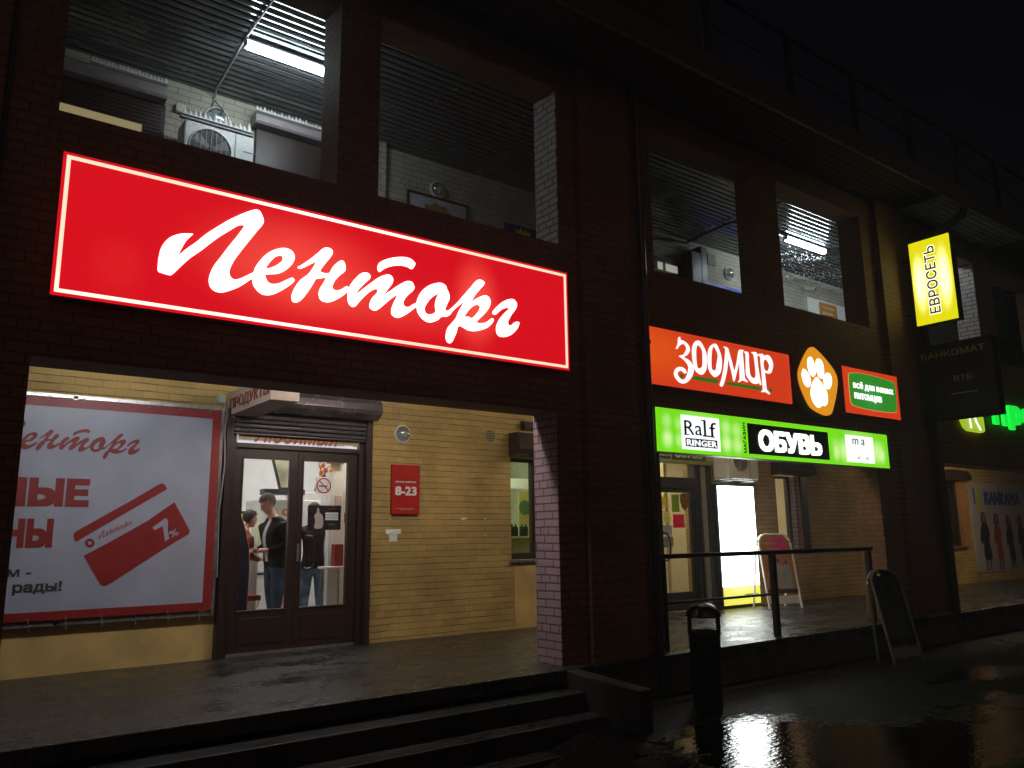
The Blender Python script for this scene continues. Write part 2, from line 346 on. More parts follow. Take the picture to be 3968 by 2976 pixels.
def smooth_loop(l, k=4):
    out = []; n = len(l)
    for i in range(n):
        p0, p1, p2, p3 = (Vector(l[(i+j-1) % n]) for j in range(4))
        for s in range(k):
            t = s/k
            out.append(.5*((2*p1)+(-p0+p2)*t+(2*p0-5*p1+4*p2-p3)*t*t+(-p0+3*p1-3*p2+p3)*t**3))
    return out
def fill(name, loops, y, mat, parent, th=.006, sm=True, fn=None):
    """closed outlines (x, z) filled flat and given a thickness, on the plane y"""
    L_ = []
    for l in loops:
        q = smooth_loop(l) if sm else [Vector(p) for p in l]
        if fn: q = [Vector(fn(p)) for p in q]
        L_.append(q)
    V, F_ = solid(L_, th, False); mb = MB(); mb.v = [(v[0], y-v[2], v[1]) for v in V]; mb.f = F_
    return part(name, mb, mat, parent)
def text(name, body, org, right, up_, w, h, mat, parent, bold=0., shear=0., th=.006, space=1.):
    """lettering stretched to exactly w x h metres, lower left corner at org"""
    cu = bpy.data.curves.new('t', 'FONT'); cu.body = body; cu.size = 1; cu.shear = shear
    cu.space_character = space; cu.resolution_u = 3
    d_ = max(0, bold); cu.offset = min(bold, 0)
    V, F_ = solid(glyph_loops(cu), th, True)
    xs = [v[0] for v in V]; ys = [v[1] for v in V]; nrm = right.cross(up_); mb = MB()
    x_, y_ = min(xs)-d_, min(ys)-d_; sx = w/(max(xs)-min(xs)+2*d_); sy = h/(max(ys)-min(ys)+2*d_) if h else sx
    # a heavier weight is made of shifted copies, each a hair further out
    for i_, (ax, ay) in enumerate([(0, 0)]+([(d_*a_, d_*b_) for a_, b_ in ((1, 0), (-1, 0), (0, 1), (0, -1), (1, 1), (-1, 1), (1, -1), (-1, -1))] if d_ else [])):
        mb.add([Vector(org)+right*((v[0]-x_+ax)*sx)+up_*((v[1]-y_+ay)*sy)+nrm*(v[2]+.00012*i_) for v in V], F_)
    return part(name, mb, mat, parent)
# outlines of the lettering and emblems, metres on the wall (x, z)
OUT = {
 'LE': [[(1.518,2.301),(1.502,2.279),(1.468,2.23),(1.441,2.165),(1.426,2.115),(1.481,2.177),(1.546,2.243),(1.611,2.319),(1.678,2.384),(1.746,2.447),(1.788,2.483),(1.888,2.558),(1.953,2.599),(1.99,2.617),(2.021,2.61),(2.042,2.579),(2.057,2.539),(2.049,2.501),(2.006,2.435),(1.944,2.334),(1.889,2.244),(1.835,2.148),(1.808,2.074),(1.808,2.036),(1.828,2.005),(1.861,2.001),(1.907,2.024),(1.957,2.06),(1.997,2.091),(2.006,2.124),(2.041,2.19),(2.098,2.265),(2.166,2.315),(2.235,2.342),(2.291,2.337),(2.324,2.304),(2.327,2.264),(2.304,2.211),(2.251,2.152),(2.19,2.113),(2.095,2.088),(2.096,2.06),(2.113,2.031),(2.148,2.018),(2.201,2.032),(2.255,2.066),(2.308,2.1),(2.328,2.095),(2.332,2.076),(2.295,2.033),(2.235,1.983),(2.174,1.941),(2.118,1.919),(2.068,1.922),(2.03,1.946),(1.998,1.987),(1.988,2.031),(1.945,1.996),(1.889,1.948),(1.819,1.905),(1.756,1.878),(1.706,1.881),(1.673,1.905),(1.658,1.947),(1.661,2.0),(1.688,2.08),(1.733,2.158),(1.793,2.263),(1.853,2.361),(1.901,2.447),(1.904,2.461),(1.885,2.461),(1.849,2.445),(1.793,2.394),(1.724,2.332),(1.65,2.255),(1.591,2.189),(1.506,2.104),(1.45,2.033),(1.388,1.953),(1.362,1.946),(1.315,1.952),(1.29,1.961),(1.286,2.0),(1.288,2.066),(1.302,2.15),(1.344,2.225),(1.395,2.266),(1.447,2.289),(1.501,2.3)],[(2.096,2.14),(2.124,2.199),(2.161,2.246),(2.199,2.27),(2.226,2.268),(2.228,2.236),(2.202,2.203),(2.157,2.166)]],
 'EN': [[(2.36,2.206),(2.391,2.228),(2.462,2.292),(2.526,2.358),(2.574,2.41),(2.608,2.425),(2.65,2.418),(2.66,2.382),(2.628,2.326),(2.588,2.268),(2.555,2.202),(2.632,2.202),(2.664,2.258),(2.697,2.302),(2.739,2.336),(2.769,2.329),(2.783,2.282),(2.776,2.246),(2.734,2.205),(2.689,2.147),(2.667,2.097),(2.674,2.07),(2.704,2.063),(2.746,2.078),(2.788,2.111),(2.807,2.117),(2.813,2.09),(2.79,2.053),(2.74,2.007),(2.673,1.963),(2.623,1.946),(2.573,1.954),(2.551,1.991),(2.557,2.049),(2.608,2.152),(2.558,2.143),(2.518,2.127),(2.487,2.068),(2.441,1.988),(2.395,1.924),(2.356,1.899),(2.324,1.907),(2.318,1.958),(2.343,2.026),(2.388,2.099),(2.459,2.169),(2.516,2.278),(2.48,2.258),(2.432,2.224),(2.385,2.195),(2.364,2.195)]],
 'TOR': [[(2.815,2.089),(2.844,2.153),(2.895,2.221),(2.938,2.263),(2.983,2.274),(3.014,2.261),(3.015,2.227),(2.976,2.186),(2.924,2.125),(2.898,2.087),(2.9,2.071),(2.933,2.102),(3.012,2.175),(3.101,2.252),(3.174,2.292),(3.216,2.295),(3.241,2.27),(3.236,2.225),(3.195,2.166),(3.159,2.108),(3.214,2.148),(3.288,2.209),(3.363,2.262),(3.411,2.277),(3.445,2.264),(3.46,2.222),(3.441,2.188),(3.393,2.14),(3.356,2.09),(3.349,2.054),(3.366,2.031),(3.404,2.033),(3.452,2.067),(3.485,2.086),(3.499,2.132),(3.538,2.201),(3.607,2.267),(3.687,2.308),(3.747,2.321),(3.793,2.305),(3.811,2.268),(3.832,2.235),(3.835,2.181),(3.809,2.122),(3.789,2.069),(3.82,2.065),(3.85,2.088),(3.923,2.159),(3.997,2.245),(4.072,2.333),(4.137,2.41),(4.18,2.435),(4.23,2.427),(4.235,2.4),(4.18,2.334),(4.125,2.268),(4.087,2.196),(4.136,2.233),(4.201,2.272),(4.256,2.289),(4.295,2.269),(4.309,2.224),(4.277,2.154),(4.211,2.078),(4.14,2.007),(4.199,2.002),(4.265,2.026),(4.321,2.069),(4.343,2.061),(4.331,2.031),(4.276,1.976),(4.199,1.937),(4.113,1.913),(4.038,1.914),(3.944,1.94),(3.913,1.868),(3.871,1.782),(3.841,1.758),(3.81,1.773),(3.8,1.816),(3.815,1.89),(3.861,1.95),(3.907,2.003),(3.944,2.081),(3.986,2.152),(4.007,2.185),(3.954,2.146),(3.881,2.08),(3.84,2.028),(3.799,2.005),(3.749,1.996),(3.709,1.958),(3.639,1.927),(3.58,1.93),(3.53,1.961),(3.496,2.008),(3.486,2.046),(3.443,2.013),(3.386,1.965),(3.32,1.924),(3.283,1.916),(3.241,1.933),(3.231,1.974),(3.253,2.046),(3.289,2.126),(3.233,2.086),(3.161,2.018),(3.107,1.967),(3.071,1.946),(3.026,1.958),(3.02,1.999),(3.042,2.053),(3.09,2.113),(3.094,2.135),(3.076,2.144),(3.031,2.119),(2.97,2.062),(2.918,1.998),(2.884,1.955),(2.858,1.945),(2.823,1.966),(2.81,2.022)],[(3.722,2.214),(3.677,2.19),(3.618,2.135),(3.574,2.065),(3.571,2.021),(3.599,1.997),(3.648,2.005),(3.69,2.035),(3.683,2.083),(3.688,2.138),(3.707,2.186)],[(4.007,2.041),(4.06,2.118),(4.125,2.17),(4.168,2.18),(4.187,2.162),(4.168,2.117),(4.124,2.064),(4.086,2.035),(4.049,2.043)]],
 'MAC': [[(3.09,2.353),(3.107,2.391),(3.171,2.435),(3.264,2.473),(3.36,2.494),(3.427,2.487),(3.465,2.459),(3.462,2.436),(3.433,2.396),(3.39,2.408),(3.313,2.408),(3.219,2.381),(3.154,2.344),(3.109,2.307),(3.092,2.323)]],
 'GE': [[(4.332,2.134),(4.378,2.189),(4.457,2.259),(4.538,2.3),(4.596,2.304),(4.628,2.269),(4.618,2.219),(4.559,2.142),(4.517,2.069),(4.525,2.032),(4.557,2.035),(4.604,2.073),(4.639,2.083),(4.656,2.071),(4.626,2.009),(4.555,1.942),(4.475,1.907),(4.408,1.907),(4.377,1.945),(4.381,2.011),(4.421,2.083),(4.49,2.16),(4.537,2.201),(4.502,2.207),(4.434,2.174),(4.377,2.123),(4.349,2.114)]],
 'Z': [[(7.034,2.269),(7.052,2.264),(7.05,2.239),(7.099,2.233),(7.151,2.216),(7.194,2.184),(7.211,2.149),(7.197,2.109),(7.157,2.067),(7.096,2.034),(7.171,2.013),(7.223,1.982),(7.26,1.93),(7.255,1.88),(7.223,1.821),(7.169,1.766),(7.112,1.729),(7.057,1.714),(6.996,1.723),(6.946,1.754),(6.916,1.793),(6.915,1.835),(6.942,1.875),(6.992,1.902),(7.046,1.908),(7.09,1.898),(7.123,1.871),(7.124,1.85),(7.103,1.838),(7.077,1.848),(7.051,1.863),(7.007,1.858),(6.974,1.836),(6.97,1.811),(6.992,1.783),(7.034,1.76),(7.079,1.765),(7.117,1.797),(7.149,1.85),(7.166,1.901),(7.165,1.938),(7.132,1.977),(7.072,2.013),(7.016,2.034),(7.039,2.049),(7.085,2.061),(7.128,2.101),(7.15,2.141),(7.139,2.177),(7.104,2.194),(7.059,2.181),(7.021,2.155),(6.987,2.119),(6.968,2.126),(6.995,2.163),(7.007,2.202),(7.015,2.247)]],
 'O1': [[(7.348,2.267),(7.395,2.268),(7.43,2.247),(7.481,2.184),(7.508,2.118),(7.508,2.029),(7.489,1.938),(7.455,1.89),(7.405,1.858),(7.35,1.863),(7.297,1.891),(7.267,1.944),(7.25,2.035),(7.249,2.129),(7.268,2.194),(7.304,2.243)],[(7.353,2.212),(7.326,2.17),(7.315,2.074),(7.319,1.981),(7.336,1.928),(7.394,1.94),(7.423,1.968),(7.434,2.058),(7.436,2.153),(7.398,2.204)]],
 'O2': [[(7.661,2.272),(7.709,2.269),(7.743,2.225),(7.78,2.152),(7.791,2.063),(7.773,1.971),(7.732,1.902),(7.651,1.856),(7.595,1.874),(7.543,1.925),(7.526,2.006),(7.529,2.082),(7.546,2.167),(7.59,2.231)],[(7.657,2.238),(7.62,2.196),(7.6,2.11),(7.589,2.013),(7.597,1.944),(7.664,1.944),(7.691,2.025),(7.724,2.126),(7.71,2.182)]],
 'M': [[(7.845,2.259),(7.884,2.26),(7.928,2.246),(7.947,2.187),(7.986,2.087),(8.025,1.977),(8.089,2.106),(8.14,2.248),(8.218,2.265),(8.241,2.261),(8.215,2.238),(8.217,2.155),(8.22,1.99),(8.226,1.905),(8.278,1.868),(8.257,1.859),(8.176,1.87),(8.102,1.841),(8.085,1.85),(8.121,1.88),(8.13,2.012),(8.137,2.102),(8.089,2.008),(8.049,1.918),(8.017,1.853),(7.994,1.847),(7.979,1.917),(7.95,2.024),(7.921,2.112),(7.887,1.984),(7.847,1.883),(7.81,1.809),(7.771,1.752),(7.726,1.765),(7.765,1.842),(7.817,1.976),(7.856,2.123),(7.876,2.23)]],
 'I': [[(8.247,2.248),(8.31,2.253),(8.334,2.229),(8.329,2.135),(8.33,2.002),(8.349,1.945),(8.399,1.924),(8.449,1.949),(8.456,2.05),(8.448,2.17),(8.436,2.236),(8.395,2.259),(8.481,2.272),(8.505,2.251),(8.51,2.157),(8.522,2.024),(8.54,1.912),(8.553,1.86),(8.528,1.851),(8.511,1.889),(8.476,1.859),(8.381,1.855),(8.303,1.9),(8.258,1.961),(8.263,2.061),(8.271,2.161),(8.274,2.222)]],
 'P': [[(8.515,2.249),(8.62,2.267),(8.645,2.255),(8.65,2.236),(8.706,2.263),(8.771,2.258),(8.815,2.215),(8.835,2.149),(8.817,2.092),(8.776,2.033),(8.709,2.018),(8.65,2.025),(8.651,1.937),(8.658,1.817),(8.681,1.786),(8.726,1.753),(8.704,1.746),(8.625,1.767),(8.56,1.757),(8.548,1.769),(8.58,1.793),(8.581,1.896),(8.581,2.031),(8.575,2.165),(8.577,2.226),(8.524,2.23)],[(8.648,2.184),(8.688,2.203),(8.728,2.177),(8.756,2.132),(8.739,2.083),(8.702,2.048),(8.649,2.059),(8.633,2.104),(8.632,2.145)]],
 'BAR1': [[(7.25,1.818),(7.301,1.826),(7.677,1.829),(7.699,1.81),(7.677,1.782),(7.624,1.776),(7.261,1.782),(7.239,1.795)]],
 'BAR2': [[(7.864,1.811),(7.91,1.82),(8.514,1.823),(8.539,1.805),(8.514,1.779),(8.456,1.777),(7.876,1.783),(7.858,1.794)]],
 'DOT1': [[(7.038,1.83),(7.062,1.824),(7.067,1.807),(7.054,1.785),(7.034,1.777),(7.01,1.791),(7.007,1.809),(7.017,1.824)]],
 'DOT2': [[(8.746,1.826),(8.778,1.822),(8.784,1.806),(8.77,1.784),(8.745,1.777),(8.716,1.789),(8.714,1.809)]],
 'PLATE': [[(9.725,2.507),(9.789,2.503),(9.947,2.428),(10.104,2.332),(10.223,2.238),(10.285,2.16),(10.296,2.061),(10.254,1.926),(10.175,1.766),(10.084,1.615),(9.998,1.567),(9.866,1.556),(9.668,1.595),(9.538,1.65),(9.453,1.745),(9.373,1.876),(9.332,1.981),(9.328,2.083),(9.364,2.168),(9.471,2.315),(9.589,2.442),(9.672,2.495)]],
 'TOE1': [[(9.471,2.161),(9.531,2.142),(9.586,2.088),(9.614,2.025),(9.607,1.972),(9.562,1.924),(9.5,1.928),(9.452,1.978),(9.427,2.041),(9.429,2.1),(9.45,2.143)]],
 'TOE2': [[(9.655,2.351),(9.697,2.333),(9.732,2.262),(9.753,2.189),(9.745,2.136),(9.713,2.091),(9.661,2.085),(9.609,2.121),(9.582,2.192),(9.58,2.267),(9.607,2.326)]],
 'TOE3': [[(9.841,2.347),(9.898,2.339),(9.943,2.295),(9.957,2.213),(9.95,2.144),(9.925,2.088),(9.878,2.075),(9.818,2.106),(9.783,2.178),(9.779,2.26),(9.793,2.315)]],
 'TOE4': [[(10.049,2.172),(10.112,2.147),(10.133,2.088),(10.119,2.025),(10.076,1.96),(10.033,1.94),(9.977,1.957),(9.94,2.014),(9.943,2.075),(9.985,2.14)]],
 'PAD': [[(9.769,2.082),(9.804,2.06),(9.868,2.014),(9.938,1.961),(9.981,1.897),(9.993,1.808),(9.977,1.747),(9.931,1.702),(9.884,1.692),(9.837,1.704),(9.804,1.672),(9.757,1.658),(9.69,1.677),(9.629,1.738),(9.598,1.823),(9.611,1.898),(9.652,1.977),(9.712,2.042)]],
 'GREENPATCH': [[(10.646,2.212),(10.678,2.235),(10.722,2.248),(10.97,2.27),(11.371,2.268),(11.752,2.247),(11.89,2.224),(11.929,2.177),(11.927,2.051),(11.909,1.817),(11.865,1.78),(11.734,1.757),(11.274,1.747),(10.908,1.756),(10.698,1.777),(10.642,1.819),(10.633,1.888),(10.631,2.045)]],
 'CARD1': [[(1.328,-0.005),(1.302,0.042),(1.305,0.083),(1.341,0.11),(1.565,0.254),(1.819,0.417),(2.057,0.577),(2.084,0.587),(2.113,0.571),(2.138,0.527),(1.825,0.323),(1.573,0.158)]],
 'CARD2': [[(1.407,-0.139),(1.649,0.003),(1.97,0.201),(2.218,0.393),(2.306,0.246),(2.391,0.096),(2.383,0.059),(2.196,-0.056),(1.868,-0.277),(1.667,-0.416),(1.618,-0.44),(1.578,-0.426),(1.513,-0.32)]],
 'SEVEN': [[(2.018,0.131),(2.134,0.223),(2.156,0.219),(2.168,0.186),(2.17,0.098),(2.19,0.017),(2.15,-0.013),(2.133,0.083),(2.115,0.146),(2.041,0.102)]],
 'RING': [[(1.447,0.026),(1.474,0.016),(1.493,-0.016),(1.485,-0.047),(1.458,-0.062),(1.429,-0.053),(1.409,-0.022),(1.417,0.013)],[(1.449,0.002),(1.463,-0.009),(1.468,-0.023),(1.456,-0.036),(1.44,-0.032),(1.432,-0.015)]],
}

# ------------------------------------------------------------------ the setting
ZF, W = -1.25, 2.82          # arcade floor, back wall plane
ZG, ZL = -1.65, -1.90        # street level right of the pillar, and lower left of it
def ground():
    mb = MB(); xs = [-40, -2, 3.4, 4.8, 12, 40, 90]; zs = [ZL, ZL, ZL, ZG, ZG, ZG, ZG]; ys = [-50, -20, -8, -4, -2, -.2, 0.3]
    for x, z in zip(xs, zs):
        for y in ys: mb.v.append((x, y, z))
    n = len(ys)
    mb.f = [(i*n+j, (i+1)*n+j, (i+1)*n+j+1, i*n+j+1) for i in range(len(xs)-1) for j in range(n-1)]
    return mb
g = solo('ground', ground(), M['asphalt'], (0, 0, 0), None, None, kind='structure')
far = MB(); far.v = [(-45, -55, ZL-.05), (95, -55, ZL-.05), (95, 60, ZL-.05), (-45, 60, ZL-.05)]; far.f = [(0, 1, 2, 3)]
solo('terrain', far, M['asphalt'], (0, 0, 0), None, None, kind='structure')
pf = MB(); pf.box(-3, 60, -.20, 9, ZF-.12, ZF)
solo('pavement', pf, M['platform'], (0, 0, ZF), None, None, kind='structure', bevel=.008)
pw = MB(); pw.box(5.10, 60, -.165, .1, ZL, ZF-.121); solo('retaining_wall', pw, M['wallface'], (5.1, 0, ZL), 'low damp concrete wall holding up the paved walkway by the railing', 'wall')
st = MB()
for k in range(1, 5): st.box(-3, 5.10, -.20-.27*k, -.20-.27*(k-1)+(.0 if k == 1 else 0), ZL-.3, ZF-.16*k)
solo('steps', st, M['step'], (0, -.2, ZL), None, None, kind='structure', bevel=.01)
ck = MB(); ck.add([(5.103, -.2, ZF-.003), (5.26, -.2, ZF-.003), (5.26, -1.15, ZF-.06), (5.103, -1.15, ZF-.06), (5.103, -.2, ZL-.2), (5.26, -.2, ZL-.2), (5.26, -1.15, ZL-.2), (5.103, -1.15, ZL-.2)],
                  [(0, 1, 2, 3), (4, 7, 6, 5), (0, 4, 5, 1), (1, 5, 6, 2), (2, 6, 7, 3), (3, 7, 4, 0)])
solo('cheek_wall', ck, plain('dark_damp_concrete', (.016, .015, .014), .7, var=.4, scale=6, bump=.6), (5.3, -.7, ZL), 'low concrete side wall closing the right end of the steps', 'wall', bevel=.012)

# ------------------------------------------------------------------ the building
B = thing('brick_building', 'two-storey brown brick shop building with arcade below and open gallery above', 'building', (6, 0, ZF))
T = .38; BT = 1.25; OT = 4.93
fwl = MB()
for a, b in ((-3, .55), (5.23, 6.74), (11.42, 13.43), (19.4, 20.9), (27, 28)): fwl.box(a, b, 0, T, ZF, BT)      # arcade piers
fwl.box(-3, 28, 0, T, BT, 3.085); fwl.box(13.43, 19.4, .002, T-.002, 1.08, BT)                                                                 # band that carries the signs
for a, b in ((-3, .57), (2.74, 3.15), (5.32, 6.80), (8.97, 9.40), (11.60, 13.35), (15.52, 16.25), (18.4, 19.1), (21.3, 28)): fwl.box(a, b, 0, T, 3.085, OT)
fwl.box(-3, 28, 0, T, OT, 5.25)
part('front_wall', fwl, M['facade'], B)
# pinkish painted reveals of the piers (thin skins, 4 mm proud)
for x, z0, z1 in ((5.23, ZF, BT),):
    m_ = MB(); m_.box(x-.004, x+.02, .004, T+.004, z0+.002, z1-.002); part('pier_reveal', m_, M['jamb'], B)
for x in (5.32, 15.52):
    m_ = MB(); m_.box(x-.004, x+.02, .004, T+.004, 3.087, OT-.002); part('opening_reveal', m_, M['jambup'], B)
for a, b in ((-.62, .22), (5.56, 6.33), (11.95, 12.75), (19.7, 20.5)):
    p = MB(); p.box(a, b, -.10, -.002, ZF-(.0), 5.24); part('pilaster', p, M['facade'], B, label=None)
# eave with rounded gutter and slatted soffit
e = MB(); e.box(-3, 30, -.80, 0.6, 5.36, 5.52); part('eave', e, M['darkmetal'], B)
fa = MB(); fa.box(-3, 30, -.83, -.80, 5.27, 5.60); part('fascia', fa, plain('brown_fascia_metal', (.11, .09, .08), .4, .3, var=.2), B)
so_ = MB()
for i in range(7): so_.box(-3, 12.9, -.78+i*.11, -.78+i*.11+.095, 5.335, 5.359)
part('eave_soffit', so_, M['eavesoffit'], B)
so_ = MB()
for i in range(7): so_.box(12.9, 16.2, -.78+i*.11, -.78+i*.11+.095, 5.335, 5.359)
part('eave_soffit', so_, M['litsoffit'], B)  # lit stretch, put in by the paler material
so_ = MB(); so_.box(16.2, 30, -.78, -.02, 5.335, 5.359); part('eave_soffit', so_, M['eavesoffit'], B)
rf = MB(); rf.box(-3, 30, .6, 9, 5.40, 5.55); part('roof', rf, M['darkmetal'], B)
# back wall : ground floor, yellow painted brick, with door and window holes
bw = MB(); y0, y1 = W, W+.30
holes = [(2.80, 4.46, ZF, 1.42), (6.73, 7.42, -.35, 1.10), (9.42, 10.70, ZF, 1.30), (12.91, 13.62, -.35, 1.28), (19.66, 20.60, -.41, 1.16)]
x = -3.
for a, b, c, d in holes:
    bw.box(x, a, y0, y1, ZF, 1.96)
    if c > ZF: bw.box(a, b, y0, y1, ZF, c)
    bw.box(a, b, y0, y1, d, 1.96); x = b
bw.box(x, 30, y0, y1, ZF, 1.96)
part('arcade_back_wall', bw, M['yellow'], B)
pl = MB(); pl.box(6.77, 7.9, W-.012, W-.002, ZF, -.37); part('plaster_panel', pl, M['yellow_plain'], B)
pl = MB(); pl.box(-1, 2.80, W-.012, W-.002, ZF, -.60); part('plaster_panel', pl, M['yellow_plain'], B)
sf = MB(); sf.box(-3, 30, T, W+.3, 1.96, 2.12); part('arcade_ceiling', sf, M['soffit'], B)
gw = MB(); gw.box(-3, 1.05, W, W+.3, 2.12, 5.24); gw.box(1.05, 30, W, W+.3, 2.12, 5.24); gw2 = MB(); gw2.box(-3, 30, W, W+.3, 2.121, 5.24)
part('gallery_back_wall', gw2, M['pale'], B)
for q in (4.34, 7.9):
    co = MB(); co.box(q, q+.30, W-.10, W-.001, 2.13, 5.22); part('gallery_pier', co, M['pale'], B)
# ribbed metal ceiling of the gallery : profiled slats along the building
ce = MB(); yy = T+.01; k = 0
while yy < W-.02:
    prof = [(yy, 5.252), (yy, 5.238), (yy+.012, 5.226), (yy+.05, 5.220), (yy+.076, 5.226), (yy+.086, 5.238), (yy+.086, 5.252)]
    ce.prism(prof, 'x', -2.9, 29.5); yy += .108
part('gallery_ceiling', ce, M['ribmetal'], B)
cb = MB(); cb.box(-2.95, 29.6, T, W+.3, 5.256, 5.34); part('ceiling_backing', cb, M['black'], B)
en = MB(); en.box(-3.2, -3, 0, W+.3, ZF, 5.5); part('end_wall', en, M['facade'], B)
# ---- shop interiors (rooms seen through the glass)
r1 = MB()
r1.box(2.2, 2.25, 3.12, 6.4, ZF, 1.75); r1.box(5.9, 5.95, 3.12, 6.4, ZF, 1.75); r1.box(2.2, 5.95, 6.4, 6.45, ZF, 1.75)
part('shop_wall', r1, M['white'], B)
r1 = MB(); r1.box(2.2, 5.95, 3.12, 6.45, 1.751, 1.8); part('shop_ceiling', r1, M['white'], B)
r1 = MB(); r1.box(2.25, 5.9, 3.12, 6.4, ZF+.001, ZF+.01); part('shop_floor', r1, plain('beige_tile', (.42, .39, .34), .25, var=.1), B)
pt = MB(); pt.box(4.43, 5.9, 3.75, 3.85, ZF+.01, 1.75); part('shop_partition', pt, M['white'], B)
r2 = MB(); wc = plain('cream_wall', (.70, .63, .44), .6, var=.05)
r2.box(8.9, 8.95, 3.12, 5.6, ZF, 1.75); r2.box(14.9, 14.95, 3.12, 5.6, ZF, 1.75); r2.box(8.9, 14.95, 5.6, 5.65, ZF, 1.75)
r2.box(10.62, 10.70, 3.5, 5.6, ZF, 1.75)
part('shop_wall', r2, wc, B)
r2 = MB(); r2.box(8.9, 14.95, 3.12, 5.65, 1.751, 1.8); part('shop_ceiling', r2, wc, B)
r3 = MB(); r3.box(6.0, 6.05, 3.12, 6.2, ZF, 1.75); r3.box(8.8, 8.85, 3.12, 6.2, ZF, 1.75); r3.box(6, 8.85, 6.2, 6.25, ZF, 1.75)
part('shop_wall', r3, plain('pale_green_wall', (.62, .63, .50), .6), B)
r3 = MB(); r3.box(6.0, 8.85, 3.12, 6.25, 1.751, 1.8); part('shop_ceiling', r3, M['white'], B)
r4 = MB(); r4.box(19.0, 22.0, 3.6, 3.65, ZF, 1.75); part('shop_wall', r4, plain('grey_blind', (.36, .37, .33), .6, var=.4, scale=2), B)
# lit ceiling panels of the shops
def panel(x0, x1, y0, y1, z, mat, label):
    t = thing('ceiling_light', label, 'ceiling light', ((x0+x1)/2, (y0+y1)/2, z), 'lit panels in the shop ceilings')
    a = MB(); a.box(x0-.02, x1+.02, y0-.02, y1+.02, z-.03, z+.0); part('frame', a, M['white_metal'], t)
    a = MB(); a.box(x0, x1, y0, y1, z-.04, z-.031); part('diffuser', a, mat, t)
L1 = glow('cool_white_panel_light', (1, .96, .95), 19.0)
L2 = glow('warm_panel_light', (1, .90, .62), 18)
L3 = glow('greenish_panel_light', (.95, 1, .80), 26)
panel(2.7, 3.9, 4.3, 4.7, 1.74, L1, 'lit white panel in the grocery ceiling above the two shoppers')
panel(4.0, 5.2, 3.22, 3.5, 1.74, L1, 'lit white panel just inside the double door')
panel(4.3, 5.5, 4.8, 5.2, 1.74, L1, 'lit white panel above the cabinet at the back of the grocery')
panel(9.3, 10.3, 3.7, 4.1, 1.74, L2, 'warm panel light behind the narrow shoe shop door')
panel(11.8, 13.6, 3.7, 4.1, 1.74, L2, 'warm panel light behind the tall window right of the light box')
panel(6.6, 8.0, 4.0, 4.3, 1.74, L3, 'greenish panel light behind the window beside the pink pier')

# ------------------------------------------------------------------ doors and windows (parts of the building)
def window(x0, x1, z0, z1, glassm, fr_left=False, mull=None, fm=M['brown'], fw_=.09, yp=W+.13, blind=None):
    f = MB()
    f.box(x1-fw_, x1, yp-.03, yp+.04, z0, z1); f.box(x0, x1-fw_, yp-.03, yp+.04, z0, z0+fw_); f.box(x0, x1-fw_, yp-.03, yp+.04, z1-.05, z1)
    if fr_left: f.box(x0, x0+fw_, yp-.03, yp+.04, z0+fw_, z1-.05)
    w = part('window', f, fm, B, bevel=.004)
    g_ = MB(); g_.box(x0, x1-fw_, yp+.0, yp+.008, z0+fw_, z1-.05); part('pane', g_, glassm, w)
    s_ = MB(); s_.box(x0-.03, x1+.03, W-.06, W+.09, z0-.035, z0-.002); part('sill', s_, M['steel'], w)
    return w
window(6.73, 7.27, -.33, 1.09, M['glass_green'])
b_ = MB(); b_.box(7.27, 7.42, W+.02, W+.2, -.35, 1.1); part('window_reveal', b_, M['yellow_plain'], B)
window(12.91, 13.50, -.33, 1.05, M['glass'])
b_ = MB(); b_.box(13.50, 13.62, W+.005, W+.2, -.35, 1.05); part('window_reveal', b_, M['jamb'], B)
window(19.66, 20.30, -.39, 1.16, M['glass'], fw_=.1)
b_ = MB(); b_.box(20.30, 20.60, W+.005, W+.2, -.41, 1.16); part('window_reveal', b_, plain('orange_render', (.42, .21, .07), .7), B)
